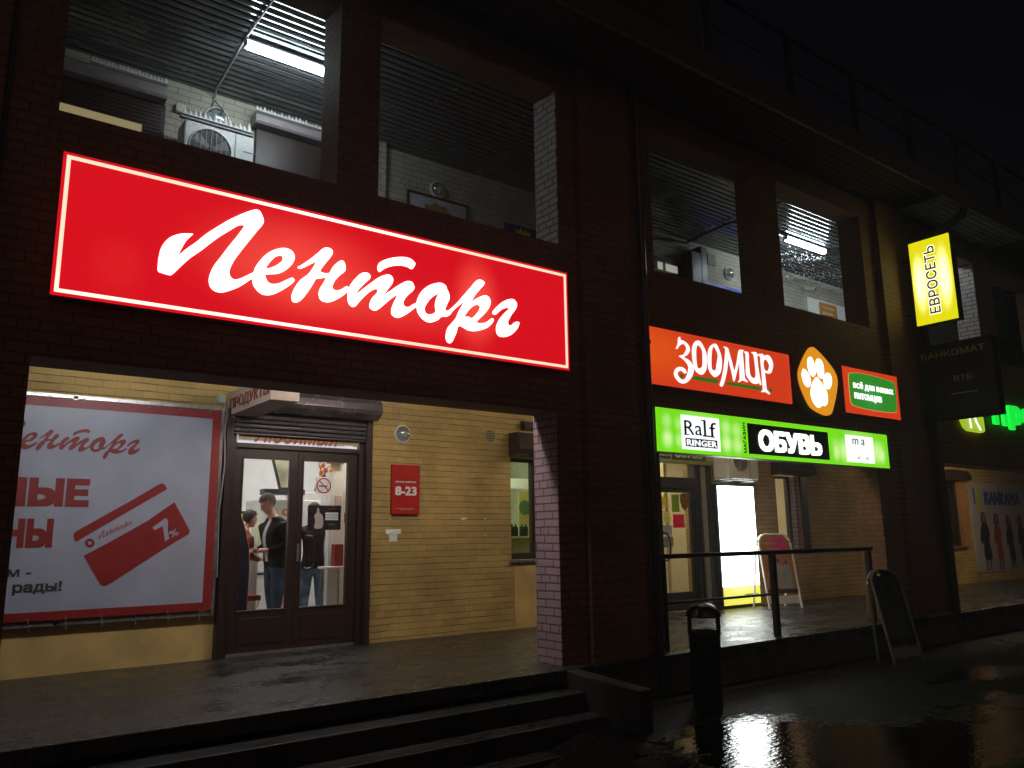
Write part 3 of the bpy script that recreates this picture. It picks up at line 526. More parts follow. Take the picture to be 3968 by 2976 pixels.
# ---- double door of the grocery
dr = MB(); dr.box(2.80, 2.87, W-.02, W+.16, ZF, 1.42); dr.box(4.38, 4.46, W-.02, W+.16, ZF, 1.42); dr.box(2.87, 4.38, W-.02, W+.12, 1.02, 1.075)
D1 = part('door_frame', dr, M['brown'], B, bevel=.004)
a = MB(); a.box(2.89, 4.36, W+.0, W+.03, 1.078, 1.105); part('white_strip', a, glow('emissive_white_strip', (.85, .87, 1), .62), D1)  # plain bar whose material emits on its own so it stays bright
for x0, x1, gx0, gx1, hx in ((2.872, 3.615, 2.975, 3.525, None), (3.617, 4.378, 3.69, 4.26, 3.765)):
    y0, y1 = W+.02, W+.08; gz0, gz1 = -.775, .905
    m_ = MB(); m_.box(x0, gx0, y0, y1, ZF+.02, 1.018); m_.box(gx1, x1, y0, y1, ZF+.02, 1.018)
    m_.box(gx0, gx1, y0, y1, ZF+.02, gz0); m_.box(gx0, gx1, y0, y1, gz1, 1.018)
    d = part('door', m_, M['brown'], B, bevel=.004)
    q = MB()
    for (a0, a1, c0, c1) in ((gx0-.02, gx1+.02, gz1, gz1+.02), (gx0-.02, gx1+.02, gz0-.02, gz0), (gx0-.02, gx0, gz0, gz1), (gx1, gx1+.02, gz0, gz1)): q.box(a0, a1, y0-.01, y0, c0, c1)
    q.box(gx0+.02, gx1-.02, y0-.008, y0, -1.14, -.86)
    part('bead', q, M['brown'], d, bevel=.003)
    q = MB(); q.box(gx0, gx1, W+.045, W+.052, gz0, gz1); part('pane', q, M['glass'], d)
    if hx:
        q = MB(); q.tube([(hx-.03, y0, .02), (hx-.02, y0-.05, .03), (hx+.03, y0-.06, .02), (hx+.055, y0-.06, -.03), (hx+.055, y0-.06, -.29), (hx+.03, y0-.06, -.34), (hx-.02, y0-.05, -.35), (hx-.03, y0, -.34)], .014, 8)
        part('handle', q, M['darkmetal'], d, smooth=True)
        q = MB(); q.box(3.635, 3.665, y0-.012, y0, -.26, -.06); part('lock', q, M['steel'], d)
a = MB(); a.box(2.86, 4.40, W-.01, W+.10, ZF+.001, ZF+.03); part('threshold', a, M['steel'], D1)
# beige panel above the door, half hidden by the roller shutter
a = MB(); a.box(2.89, 4.36, W-.036, W-.022, 1.108, 1.36); PN = part('transom_panel', a, plain('beige_panel', (.50, .38, .24), .6), D1)
text('lettering', 'Любимый', (3.06, W-.039, 1.085), FX, FZ, 1.06, .26, plain('orange_red_script', (.42, .08, .02), .5), B, bold=.012, shear=.45)
# roller shutter
a = MB(); z = 1.182
while z < 1.47: a.prism([(W-.05, z), (W-.085, z+.012), (W-.09, z+.03), (W-.085, z+.045), (W-.05, z+.052)], 'x', 2.80, 4.44); z += .054
part('shutter_slats', a, M['shutter'], D1, smooth=False)
a = MB(); a.box(2.80, 4.44, W-.10, W-.045, 1.162, 1.180); part('shutter_bottom_rail', a, M['shutter'], D1, bevel=.006)
for q in (2.725, 4.44):
    a = MB(); a.box(q, q+.073, W-.13, W-.001, ZF, 1.44); part('shutter_guide', a, M['brown'], D1, bevel=.005)
a = MB(); pr = [(W-.002, 1.44), (W-.22, 1.415), (W-.33, 1.475), (W-.35, 1.52), (W-.34, 1.60), (W-.28, 1.68), (W-.002, 1.74)]
a.prism(pr, 'x', 3.064, 4.53); part('shutter_box', a, M['shutterbox'], D1, bevel=.004)
# ---- narrow door of the shoe shop
y0, y1 = W+.02, W+.08
a = MB(); a.box(9.42, 9.50, W-.02, W+.14, ZF, 1.30); a.box(10.62, 10.70, W-.02, W+.14, ZF, 1.30); a.box(9.50, 10.62, W-.02, W+.12, .74, .92); a.box(9.50, 10.62, W-.02, W+.12, 1.17, 1.30)
D2 = part('door_frame', a, M['darkmetal'], B, bevel=.004)
a = MB(); a.box(9.50, 10.62, W+.045, W+.052, .92, 1.17); part('transom_pane', a, M['glass'], D2)
a = MB(); a.box(9.50, 9.77, y0, y1, ZF+.02, .74); a.box(10.53, 10.62, y0, y1, ZF+.02, .74); a.box(9.77, 10.53, y0, y1, ZF+.02, -.94); a.box(9.77, 10.53, y0, y1, .67, .74)
d = part('door', a, M['darkmetal'], B, bevel=.004)
a = MB(); a.box(9.77, 10.53, W+.045, W+.052, -.94, .67); part('pane', a, M['glass'], d)
a = MB(); a.tube([(9.72, y0, .02), (9.74, y0-.05, .03), (9.84, y0-.07, .0), (9.90, y0-.07, -.09), (9.91, y0-.07, -.2), (9.90, y0-.07, -.34), (9.84, y0-.07, -.42), (9.72, y0-.02, -.44)], .016, 8); part('handle', a, M['darkmetal'], d, smooth=True)
a = MB(); a.box(10.75, 10.88, W-.04, W-.002, ZF, 1.4); part('wall_duct', a, plain('brownish_grey_trim', (.20, .17, .15), .5), B, bevel=.004)
a = MB(); a.box(10.705, 10.745, W-.05, W-.001, ZF, 1.4); a.box(10.885, 11.02, W-.05, W-.001, ZF, 1.4); part('dark_trim', a, M['darkmetal'], B)
# shutter boxes over windows
for (x0, x1, z0, z1, dp) in ((6.70, 7.50, 1.10, 1.43, .26), (12.80, 13.95, 1.05, 1.33, .22), (19.62, 20.62, 1.165, 1.41, .16)):
    a = MB(); a.prism([(W-.001, z0), (W-dp, z0+.02), (W-dp-.02, z0+.1), (W-dp+.06, z1), (W-.001, z1)], 'x', x0, x1)
    part('window_shutter_box', a, M['brown'], B, bevel=.004)
a = MB(); a.box(13.66, 13.84, W-.05, W-.001, -.4, 1.05); part('shutter_guide', a, M['brown'], B)

# ------------------------------------------------------------------ sign boxes
def tubes(): pass
red = glow('lit_red_face', (.72, .004, .012), .95, (1.2, .12, .08), [((2.35, -.14, 2.2), (1.15, .5, .60), .50), ((4.15, -.14, 2.2), (.36, .5, .62), .6), ((3.2, -.14, 2.0), (1.6, .5, .35), .22), ((1.02, -.14, 1.95), (.3, .4, .35), .07), ((4.95, -.14, 2.5), (.5, .4, .5), -.12)])
lw = glow('lit_white_letters', (1, .98, .92), 2.6)
lcream = glow('lit_cream_line', (.95, .85, .62), 1.0, (1.6, 1.5, 1.25), [((2.7, -.14, 2.7), (1.5, .5, .3), 1.), ((2.2, -.14, 1.7), (1.2, .5, .3), .8), ((1, -.14, 1.7), (.8, .5, .3), .6)])
S = thing('shop_sign', 'long red light box with big white script word above the arcade opening', 'sign', (2.97, 0, 2.19))
a = MB(); a.box(.614, 5.306, -.125, -.001, 1.667, 2.719); part('sign_box', a, plain('dark_red_sign_case', (.12, .01, .01), .4), S, bevel=.008)
a = MB(); a.box(.612, 5.308, -.133, -.126, 1.665, 2.721); part('sign_face', a, red, S)
for nm_, k in (('letter', 'LE'), ('letter', 'EN'), ('letter', 'TOR'), ('letter_bar', 'MAC'), ('letter', 'GE')):
    fill(nm_, OUT[k], -.137, lw, S)
a = MB()
for (x0, x1, z0, z1) in ((.635, 5.285, 2.672, 2.698), (.635, 5.285, 1.688, 1.714), (.635, .661, 1.714, 2.672), (5.259, 5.285, 1.714, 2.672)): a.box(x0, x1, -.138, -.1335, z0, z1)
part('border_line', a, lcream, S)

orange = glow('lit_orange_red_face', (.78, .052, .012), .80, (.95, .115, .01), [((6.6, -.13, 2.05), (1.0, .5, .5), .8), ((8, -.13, 2.2), (1.5, .5, .12), .25)])
lw2 = glow('lit_white_letters_soft', (1, 1, 1), 1.15)
lgreen = glow('lit_green_paint', (.045, .17, .012), .8)
S = thing('shop_sign', 'orange-red light box with white hand-drawn pet shop lettering underlined in green', 'sign', (7.87, 0, 2.0))
a = MB(); a.box(6.54, 9.215, -.115, -.001, 1.655, 2.335); part('sign_box', a, plain('orange_case', (.35, .06, .02), .4), S, bevel=.006)
a = MB(); a.box(6.545, 9.21, -.123, -.116, 1.66, 2.33); part('sign_face', a, orange, S)
for k in ('Z', 'O1', 'O2', 'M', 'I', 'P'): fill('letter', OUT[k], -.127, lw2, S)
for k in ('BAR1', 'BAR2'): fill('underline', OUT[k], -.127, lgreen, S)
for k in ('DOT1', 'DOT2'): fill('dot', OUT[k], -.127, lgreen, S)

am = glow('lit_amber_face', (.78, .30, .012), .95)
S = thing('paw_sign', 'amber light box of uneven oval shape with a white paw print', 'sign', (9.85, 0, 2.0))
fill('sign_box', OUT['PLATE'], -.085, plain('amber_case', (.35, .15, .02), .4), S, th=.13)
fill('sign_face', [[((x-9.83)*.985+9.83, (z-1.93)*.985+1.93) for x, z in OUT['PLATE'][0]]], -.154, am, S, th=.006)
for k in ('TOE1', 'TOE2', 'TOE3', 'TOE4'): fill('toe', OUT[k], -.160, lw, S)
fill('pad', OUT['PAD'], -.160, lw, S)

S = thing('shop_sign', 'small orange-red light box with a rounded green panel and two lines of white text', 'sign', (11.25, 0, 2.0))
a = MB(); a.box(10.495, 12.02, -.115, -.001, 1.655, 2.34); part('sign_box', a, plain('orange_case_small', (.35, .06, .02), .4), S, bevel=.006)
a = MB(); a.box(10.50, 12.015, -.123, -.116, 1.66, 2.335); part('sign_face', a, glow('lit_orange_face_small', (.78, .055, .012), .8), S)
fill('green_edge', [[((x-11.25)*1.02+11.25, (z-2)*1.03+2) for x, z in OUT['GREENPATCH'][0]]], -.126, glow('lit_tan_edge', (.7, .4, .1), .8), S, th=.004)
fill('green_panel', OUT['GREENPATCH'], -.131, glow('lit_green_panel', (.03, .25, .02), .95, (.06, .4, .1), [((11.2, -.13, 1.95), (.5, .5, .3), .5)]), S, th=.004)
text('lettering', 'всё для ваших', (10.73, -.136, 2.015), FX, FZ, 1.11, .125, lw2, S, bold=.02)
text('lettering', 'питомцев', (10.74, -.136, 1.855), FX, FZ, .74, .115, lw2, S, bold=.02)

gs = [((x_, -.15, z_), (rx, .3, rz), g_) for x_, z_, rx, rz, g_ in (
    (6.73, 1.25, .13, .14, .55), (6.73, 1.05, .14, .17, 1.0), (6.93, 1.23, .12, .14, .5), (6.93, 1.04, .12, .14, .7), (7.77, 1.24, .15, .16, .65), (7.77, 1.05, .15, .17, 1.0),
    (7.97, 1.22, .15, .16, .6), (7.97, 1.04, .15, .16, .8), (10.12, 1.17, .16, .16, .4), (10.12, 1.05, .13, .16, .8), (10.33, 1.1, .25, .25, .9), (11.2, 1.12, .3, .25, 1.0), (11.33, 1.05, .12, .16, .5), (10.7, 1.36, .6, .06, .3), (7.3, 1.36, .5, .05, .25))]
gf = glow('lit_green_face', (.19, .76, .01), .98, (.68, 1.0, .34), gs)
S = thing('shop_sign', 'long bright green light box with white logo squares and a black shoe shop panel', 'sign', (9.02, 0, 1.15))
a = MB(); a.box(6.55, 11.505, -.135, -.001, .895, 1.40); part('sign_box', a, plain('green_case', (.03, .14, .02), .4), S, bevel=.006)
a = MB(); a.box(6.555, 11.50, -.143, -.136, .90, 1.395); part('sign_face', a, gf, S)
lww = glow('lit_logo_white', (.93, 1, .96), 1.25)
navy = plain('navy_print', (.03, .02, .16), .5); inkp = plain('black_panel', (.012, .03, .014), .35)
a = MB(); a.box(6.965, 7.64, -.148, -.1435, .945, 1.34); LG = part('logo_panel', a, lww, S)
text('lettering', 'R', (7.01, -.152, 1.115), FX, FZ, .17, .165, navy, LG, bold=-.012)
text('lettering', 'a', (7.195, -.152, 1.115), FX, FZ, .12, .115, navy, LG, bold=-.018)
text('lettering', 'l', (7.35, -.152, 1.115), FX, FZ, .035, .19, navy, LG, bold=.0)
text('lettering', 'f', (7.45, -.152, 1.115), FX, FZ, .12, .17, navy, LG, bold=-.022)
a = MB(); a.box(7.02, 7.095, -.153, -.1485, 1.262, 1.277); a.box(7.31, 7.36, -.153, -.1485, 1.29, 1.303); a.box(7.33, 7.46, -.153, -.1485, 1.108, 1.126); a.box(7.46, 7.54, -.153, -.1485, 1.106, 1.12); a.box(7.00, 7.09, -.153, -.1485, 1.108, 1.12); part('serif', a, navy, LG)
a = MB(); a.box(7.02, 7.58, -.152, -.1485, .978, 1.075); NB = part('logo_bar', a, navy, LG)
text('lettering', 'RINGER', (7.04, -.156, .990), FX, FZ, .52, .070, lw2, LG, bold=.012, space=1.1)
text('lettering', 'МАГАЗИН', (8.135, -.148, .955), FZ, -FX, .375, .05, inkp, S, bold=.012)
a = MB(); a.box(8.18, 9.935, -.148, -.1435, .95, 1.33); BP = part('black_panel', a, inkp, S)
text('lettering', 'ОБУВЬ', (8.385, -.153, .995), FX, FZ, 1.37, .275, lw, S, bold=.045)
a = MB(); a.box(10.37, 11.09, -.148, -.1435, .95, 1.33); LG = part('logo_panel', a, lww, S)
gi = plain('faint_grey_script', (.45, .47, .46), .5)
text('lettering', 'm a', (10.53, -.152, 1.20), FX, FZ, .32, .085, gi, LG, bold=-.02, shear=.1)
text('lettering', 'c  c', (10.64, -.152, 1.0), FX, FZ, .3, .035, gi, LG, bold=-.02)

# yellow projecting sign at x = 12.5, faces -x, reads upwards
yf = glow('lit_yellow_face', (.82, .76, .006), 1.0, (2.0, 1.95, .75), [((12.5, -.42, 3.85), (.2, .15, .62), 1.3), ((12.5, -.79, 3.87), (.2, .15, .66), 1.3)])
S = thing('projecting_sign', 'bright yellow upright light box sticking out from the pier with black upright lettering', 'sign', (12.6, 0, 3.86))
a = MB(); a.box(12.505, 12.68, -.93, -.29, 3.17, 4.55); part('sign_box', a, M['darkmetal'], S, bevel=.006)
a = MB(); a.box(12.497, 12.505, -.925, -.295, 3.175, 4.545); part('sign_face', a, yf, S)
text('lettering_halo', 'ЕВРОСЕТЬ', (12.494, -.695, 3.31), FZ, FY, 1.12, .185, glow('lit_white_halo', (1, 1, .85), 1.4), S, bold=.055, th=.002)
text('lettering', 'ЕВРОСЕТЬ', (12.489, -.687, 3.325), FZ, FY, 1.09, .165, plain('black_letters', (.01, .01, .015), .5), S, bold=.012, th=.003)
a = MB(); a.tube([(12.6, -.3, 4.3), (12.6, 0, 4.3)], .02); a.tube([(12.6, -.3, 3.4), (12.6, 0, 3.4)], .02); part('bracket', a, M['darkmetal'], S)

# unlit cash machine sign, at x = 12.8
S = thing('projecting_sign', 'large unlit dark projecting sign with dull cash machine lettering below the yellow one', 'sign', (12.9, 0, 2.3))
a = MB(); a.box(12.805, 13.0, -1.22, -.12, 1.69, 2.90); part('sign_box', a, plain('dark_blue_sign_case', (.008, .010, .014), .7), S, bevel=.006)
dl = plain('dull_yellow_letters', (.42, .38, .13), .5); dg = plain('dull_grey_letters', (.30, .34, .32), .5)
text('lettering', 'БАНКОМАТ', (12.80, -.16, 2.68), -FY, FZ, .96, .10, dl, S, bold=.01)
text('lettering', 'ВТБ', (12.80, -.62, 2.27), -FY, FZ, .27, .085, dg, S, bold=.01)
a = MB(); a.box(12.797, 12.804, -.95, -.55, 2.07, 2.085); part('line', a, dg, S)
a = MB(); a.tube([(12.9, -.12, 2.6), (12.9, 0, 2.6)], .025); a.tube([(12.9, -.12, 1.9), (12.9, 0, 1.9)], .025); part('bracket', a, M['darkmetal'], S)

# green letters and leaf coloured emblem on the third bay
gl = glow('lit_green_letters', (.01, .85, .06), .95)
S = thing('letter_sign', 'glowing green separate letters on the dark wall, cut by the right picture edge', 'sign', (16.3, 0, 1.9))
text('letter', 'п', (15.42, -.07, 1.855), FX, FZ, .56, .31, gl, S, bold=.035, th=.05)
text('letter', 'р', (16.07, -.07, 1.80), FX, FZ, .54, .46, gl, S, bold=.06, th=.05)
text('letter', 'о', (16.68, -.07, 1.95), FX, FZ, .56, .31, gl, S, bold=.06, th=.05)
text('letter', 'д', (17.34, -.07, 1.88), FX, FZ, .56, .38, gl, S, bold=.06, th=.05)
a = MB(); a.box(15.40, 17.95, -.02, -.002, 2.0, 2.04); part('mounting_rail', a, M['darkmetal'], S)
S = thing('emblem_sign', 'small lit yellow-green rounded emblem with two white strokes under the dark sign', 'sign', (14.6, 0, 1.85))
fill('emblem', [[(14.15, 2.02), (14.97, 2.02), (15.0, 1.9), (15.0, 1.70), (14.9, 1.66), (14.4, 1.665), (14.27, 1.72), (14.18, 1.85)]], -.05, glow('lit_lime_emblem', (.42, .62, .03), .85), S, th=.06, sm=False)
a = MB(); a.tube([(14.42, -.085, 2.0), (14.44, -.085, 1.85), (14.46, -.085, 1.71)], .018, 6); a.tube([(14.60, -.085, 2.0), (14.68, -.085, 1.84), (14.82, -.085, 1.70)], .018, 6); part('stroke', a, lw2, S)

# projecting box sign over the double door (faces -x)
S = thing('projecting_sign', 'small cream box sign with red groceries lettering over the double door', 'sign', (2.87, W, 1.5))
crm = plain('cream_sign_board', (.55, .45, .38), .5, var=.12)
a = MB(); a.box(2.76, 3.06, 1.48, W-.002, 1.365, 1.64); part('sign_box', a, crm, S, bevel=.006)
text('lettering', 'ПРОДУКТЫ', (2.757, 2.74, 1.405), -FY, FZ, 1.22, .145, M['red_text'], S, bold=.015)
a = MB(); a.tube([(2.95, 1.7, 1.385), (2.95, 1.7, 1.36), (2.96, 1.7, 1.33)], .012, 6); part('lamp_clip', a, M['white'], S)

# ------------------------------------------------------------------ lamps
TUBE = glow('fluorescent_tube', (.82, .95, 1), 40)
def tube_lamp(x0, y, z, ln, label, mat=TUBE):
    t = thing('tube_lamp', label, 'lamp', (x0+ln/2, y, z), 'fluorescent tube lamps under the ceilings')
    a = MB(); a.box(x0, x0+ln, y-.05, y+.05, z+.03, z+.055); part('housing', a, M['white_metal'], t, bevel=.004)
    a = MB(); a.tube([(x0+.012, y, z), (x0+.03, y, z), (x0+ln-.03, y, z), (x0+ln-.012, y, z)], [.03, .048, .048, .03], 12); part('diffuser', a, mat, t, smooth=True)
    for x in (x0, x0+ln-.02):
        a = MB(); a.box(x, x+.02, y-.045, y+.045, z-.03, z+.03); part('end_cap', a, M['white'], t, bevel=.004)
    return t
tube_lamp(2.33, 1.52, 5.145, 1.24, 'bright tube lamp under the ribbed gallery ceiling above the air conditioner')
tube_lamp(12.0, 1.60, 5.145, 1.24, 'bright tube lamp under the gallery ceiling among the string lights')
tube_lamp(14.2, .95, 5.145, 1.24, 'tube lamp in the far gallery bay behind the yellow sign')
ARC = glow('arcade_tube', (1, .92, .82), 70)
tube_lamp(.9, .62, 1.86, 1.24, 'tube lamp on the arcade soffit in front of the white banner', glow('arcade_tube_left', (.93, .96, 1), 54))
tube_lamp(3.5, .62, 1.86, 1.24, 'tube lamp on the arcade soffit in front of the double door', ARC)
tube_lamp(7.3, .75, 1.86, 1.24, 'tube lamp on the arcade soffit near the window by the pink pier', glow('arcade_tube_weak', (1, .92, .8), 26))
tube_lamp(8.8, .62, 1.86, 1.24, 'added unseen tube lamp on the arcade soffit brightening the wall by the light box', glow('added_bay_fill_tube', (1, .80, .48), 50))  # hidden lamp added to brighten the second bay's back wall
tube_lamp(18.2, .75, 1.86, 1.24, 'added unseen tube lamp on the soffit brightening the fashion poster wall', glow('added_poster_fill_tube', (1, .84, .6), 70.))  # hidden lamp added so the far wall and poster come out brighter

LG_ = glass('clear_lamp_glass', (.9, .93, .95), .3)
def globe_lamp(x, z, label, y=W, r=.125):
    t = thing('bulkhead_lamp', label, 'lamp', (x, y, z), 'round glass bulkhead lamps on the walls')
    a = MB(); a.lathe([(r*.98, 0), (r, .012), (r*.97, .03), (r*.86, .035), (r*.86, .002)], (x, y-.001, z), 24, 'y', cap=False); a.lathe([(r*.95, .0), (r*.95, .004)], (x, y-.001, z), 24, 'y'); part('rim', a, M['white'], t, smooth=True)
    a = MB(); a.lathe([(r*.86, .034), (r*.82, .06), (r*.66, .09), (r*.4, .108), (r*.1, .115)], (x, y, z), 24, 'y'); part('glass_dome', a, LG_, t, smooth=True)
    a = MB(); a.ball((x+.01, y-.05, z-.01), (.032, .032, .045), 10, 8); part('bulb', a, M['white'], t, smooth=True)
    return t
globe_lamp(4.985, 1.305, 'round glass lamp on the yellow wall above the red opening hours sign', r=.118)
globe_lamp(5.50, 4.81, 'dim round glass lamp on the gallery wall above the framed poster')
globe_lamp(11.92, 4.80, 'round glass lamp on the gallery wall above the blue strip')
globe_lamp(2.44, 4.90, 'round glass lamp on the gallery wall behind the white spikes', r=.15)
a = MB(); a.tube([(4.93, W-.012, 1.43), (4.95, W-.012, 1.58), (4.88, W-.012, 1.68), (4.70, W-.012, 1.72)], .006, 6)
solo('lamp_cable', a, M['grey'], (4.93, W, 1.43), 'thin pale cable curving up the yellow wall from the round lamp', 'cable')

# ------------------------------------------------------------------ air conditioners
def aircon(x0, x1, z0, z1, y0, y1, label, fc, fr, side=True):
    t = thing('air_conditioner', label, 'air conditioner', ((x0+x1)/2, y1, z0), 'outdoor air conditioner units')
    a = MB(); a.box(x0, x1, y0, y1, z0, z1); part('casing', a, M['white_metal'], t, bevel=.02)
    a = MB(); a.lathe([(fr*1.08, 0), (fr*1.05, .02), (fr, .022), (fr, .0)], (fc[0], y0, fc[1]), 40, 'y', cap=False); part('fan_ring', a, M['white_metal'], t, smooth=True)
    a = MB(); a.lathe([(fr, .001), (fr, .003)], (fc[0], y0, fc[1]), 40, 'y'); part('fan_opening', a, M['darkmetal'], t)
    a = MB(); r = fr*.12
    while r < fr:
        a.tube([(fc[0]+r*math.cos(q), y0-.012, fc[1]+r*math.sin(q)) for q in (2*math.pi*k/32 for k in range(32))], .0022, 4, True); r += .016
    for k in range(-3, 4):
        xx = fc[0]+k*fr*.25; hh = math.sqrt(max(0, fr*fr-(k*fr*.25)**2)); a.box(xx-.004, xx+.004, y0-.02, y0-.014, fc[1]-hh, fc[1]+hh)
    part('grille', a, M['grey'], t)
    a = MB()
    for k in range(3):
        q = 2*math.pi*k/3+.4; u = Vector((math.cos(q), 0, math.sin(q))); w_ = Vector((-math.sin(q), 0, math.cos(q))); c = Vector((fc[0], y0-.005, fc[1]))
        a.add([c+u*.03-w_*.02, c+u*.03+w_*.02, c+u*fr*.9+w_*.07, c+u*fr*.9-w_*.05], [(0, 1, 2, 3)])
    part('fan_blade', a, M['grey'], t)
    a = MB(); xx = fc[0]+fr*1.18; a.box(xx, xx+.012, y0-.006, y0, z0+.02, z1-.02); part('panel_seam', a, M['grey'], t)
    if side: text('badge', 'comfort' if 0 else '———', (xx+.1, y0-.004, z0+(z1-z0)*.62), FX, FZ, .13, .012, M['grey'], t)
    return t
aircon(1.99, 2.765, 4.03, 4.585, 2.40, 2.70, 'white air conditioner unit with round fan under a row of white spikes', (2.28, 4.30), .225)
aircon(11.02, 11.86, .90, 1.42, 2.40, 2.72, 'white air conditioner hanging behind the green sign above the lit panel', (11.35, 1.25), .215, False)
a = MB(); a.box(10.74, 11.78, 2.36, 2.40, .872, .892); a.box(11.1, 11.13, 2.40, W-.003, .86, .895); a.box(11.7, 11.73, 2.40, W-.003, .86, .895)
solo('wall_bracket', a, M['steel'], (11.3, W, .87), 'grey metal shelf bracket under the air conditioner behind the green sign', 'bracket')
def spikes(x0, x1, y, z, n, label, hmax=.05):
    a = MB(); a.box(x0, x1, y-.05, y+.05, z, z+.012)
    for k in range(n):
        x = x0+(k+.5)*(x1-x0)/n+random.uniform(-.006, .006); h = hmax*random.uniform(.55, 1.15); r = (x1-x0)/n*.48
        a.lathe([(r, 0), (r*.9, h*.4), (r*.45, h*.8), (.003, h)], (x, y, z+.012), 7)
    return solo('spike_strip', a, M['white'], ((x0+x1)/2, y, z), label, 'spike strip', 'white spike strips against birds')
a = MB(); a.box(1.94, 2.74, 2.38, 2.44, 4.587, 4.615); solo('metal_angle', a, M['grey'], (2.3, 2.41, 4.587), 'thin grey metal strip on the top front edge of the spiked air conditioner', 'strip')
spikes(1.96, 2.73, 2.41, 4.616, 14, 'row of white spikes along the top of the air conditioner', .12)
# gallery shutter boxes
def gallery_shutter(x0, x1, z0, z1, yd, label):
    t = thing('roller_shutter', label, 'shutter', ((x0+x1)/2, W, z0), 'roller shutter boxes on the gallery wall')
    a = MB(); a.prism([(W-.001, z1), (W-yd+.03, z1), (W-yd, z1-.04), (W-yd, z0+.03), (W-yd+.02, z0), (W-.001, z0)], 'x', x0, x1); part('shutter_box', a, plain('grey_box_metal', (.34, .30, .31), .4, .3), t, bevel=.004)
    return t
gallery_shutter(.60, 1.84, 4.86, 5.02, .22, 'dim roller shutter box at the far left of the gallery wall')
gallery_shutter(2.84, 4.10, 4.92, 5.06, .20, 'grey roller shutter box right of the air conditioner')
spikes(1.05, 1.83, W-.2, 5.021, 20, 'row of white spikes on the left gallery shutter box', .075)
spikes(2.84, 3.9, W-.17, 5.061, 24, 'row of white spikes on the right gallery shutter box', .075)
def dark_window(x0, x1, z0, z1, label, strip=None):
    t = thing('shuttered_window', label, 'window', ((x0+x1)/2, W, z0), None)
    a = MB(); a.box(x0, x1, W-.07, W-.002, z0, z1); part('shutter', a, M['brown'], t, bevel=.004)
    a = MB(); zz = z0+.05
    while zz < z1-.02: a.box(x0+.05, x1-.05, W-.078, W-.0705, zz, zz+.035); zz += .045
    if strip: part('slats', a, M['brown'], t)
    if strip:
        a = MB(); a.box(strip[0], strip[1], W-.10, W-.079, strip[2], strip[3]); part('lit_gap', a, glow('lit_gap_cream', (.30, .24, .12), .8), t)
    return t
dark_window(.60, 1.86, 3.4, 4.859, 'dark shuttered gallery window with a narrow cream gap left of the air conditioner', (.60, 1.62, 4.45, 4.53))
dark_window(2.9, 4.05, 3.2, 4.90, 'dark shuttered gallery window right of the air conditioner')
a = MB(); a.box(1.97, 2.08, W-.06, W-.002, 4.84, 4.94); solo('junction_box', a, plain('cream_box', (.6, .58, .42), .5), (2.02, W, 4.84), 'small cream junction box on the gallery wall above the air conditioner', 'junction box', bevel=.006)
a = MB(); a.tube([(2.35, .42, 5.205), (2.33, 1.5, 5.205), (2.38, 2.70, 5.205), (2.40, 2.80, 5.17), (2.38, 2.80, 5.0), (2.28, 2.80, 4.9)], .012, 8)
solo('ceiling_conduit', a, M['grey'], (2.35, 1.5, 5.2), 'thin grey cable conduit crossing the ribbed ceiling beside the tube lamp', 'cable', smooth=True)
a = MB(); a.tube([(2.40, 2.79, 5.12), (2.50, 2.78, 5.02), (2.46, 2.78, 4.93), (2.40, 2.79, 4.90)], .009, 6); solo('loose_cable', a, M['cable'], (2.42, 2.79, 4.9), 'short loose dark cable hanging down the gallery wall above the air conditioner', 'cable')

# ------------------------------------------------------------------ things on the gallery wall
S = thing('poster', 'framed pale poster with a brown flower shape on the gallery wall', 'poster', (5.5, W, 4.0))
a = MB(); a.box(5.04, 5.98, W-.02, W-.012, 3.75, 4.66); part('print', a, plain('bluish_print', (.55, .56, .62), .4, var=.2, scale=2), S)
a = MB()
for q in ((5.01, 5.04, 3.72, 4.69), (5.98, 6.01, 3.72, 4.69), (5.04, 5.98, 4.66, 4.69), (5.04, 5.98, 3.72, 3.75)): a.box(q[0], q[1], W-.035, W-.002, q[2], q[3])
part('frame', a, plain('dark_red_frame', (.10, .03, .03), .4), S)
fl = [(5.5+(.22+.05*(k % 2))*math.cos(2*math.pi*k/18), 4.42+(.15+.04*(k % 2))*math.sin(2*math.pi*k/18)) for k in range(18)]
fill('flower', [fl], W-.023, plain('brown_orange_print', (.36, .19, .06), .5), S, th=.004)
S = thing('wall_sign', 'purple sign with a yellow crown on the gallery wall beside the pink reveal', 'sign', (7.0, W, 4.3))
a = MB(); a.box(6.67, 7.35, W-.03, W-.002, 4.2, 4.60); part('board', a, plain('purple_board', (.07, .02, .20), .4), S)
fill('crown', [[(6.88, 4.46), (6.86, 4.55), (6.92, 4.50), (6.96, 4.57), (7.0, 4.51), (7.06, 4.57), (7.08, 4.50), (7.15, 4.55), (7.13, 4.46)]], W-.034, plain('yellow_print', (.7, .6, .05), .4), S, sm=False, th=.004)
S = thing('wall_sign', 'blue strip sign low on the gallery wall under the round lamp', 'sign', (11.9, W, 4.2))
a = MB(); a.box(11.22, 12.7, W-.03, W-.002, 3.9, 4.53); part('board', a, plain('blue_board', (.03, .03, .55), .4), S, bevel=.003)
S = thing('wall_sign', 'white sign with an orange panel low on the far gallery wall', 'sign', (15.2, W, 4.2))
a = MB(); a.box(14.45, 16.1, W-.03, W-.002, 4.0, 4.79); part('board', a, M['white'], S, bevel=.003)
a = MB(); a.box(14.86, 15.52, W-.036, W-.0305, 4.1, 4.75); part('orange_panel', a, plain('orange_board', (.55, .24, .02), .4), S)
for k in range(3):
    text('lettering', ('товары', 'для', 'дома')[k], (14.95, W-.040, 4.62-k*.12), FX, FZ, .45-.06*k, .05, M['white_text'], S, bold=.01)
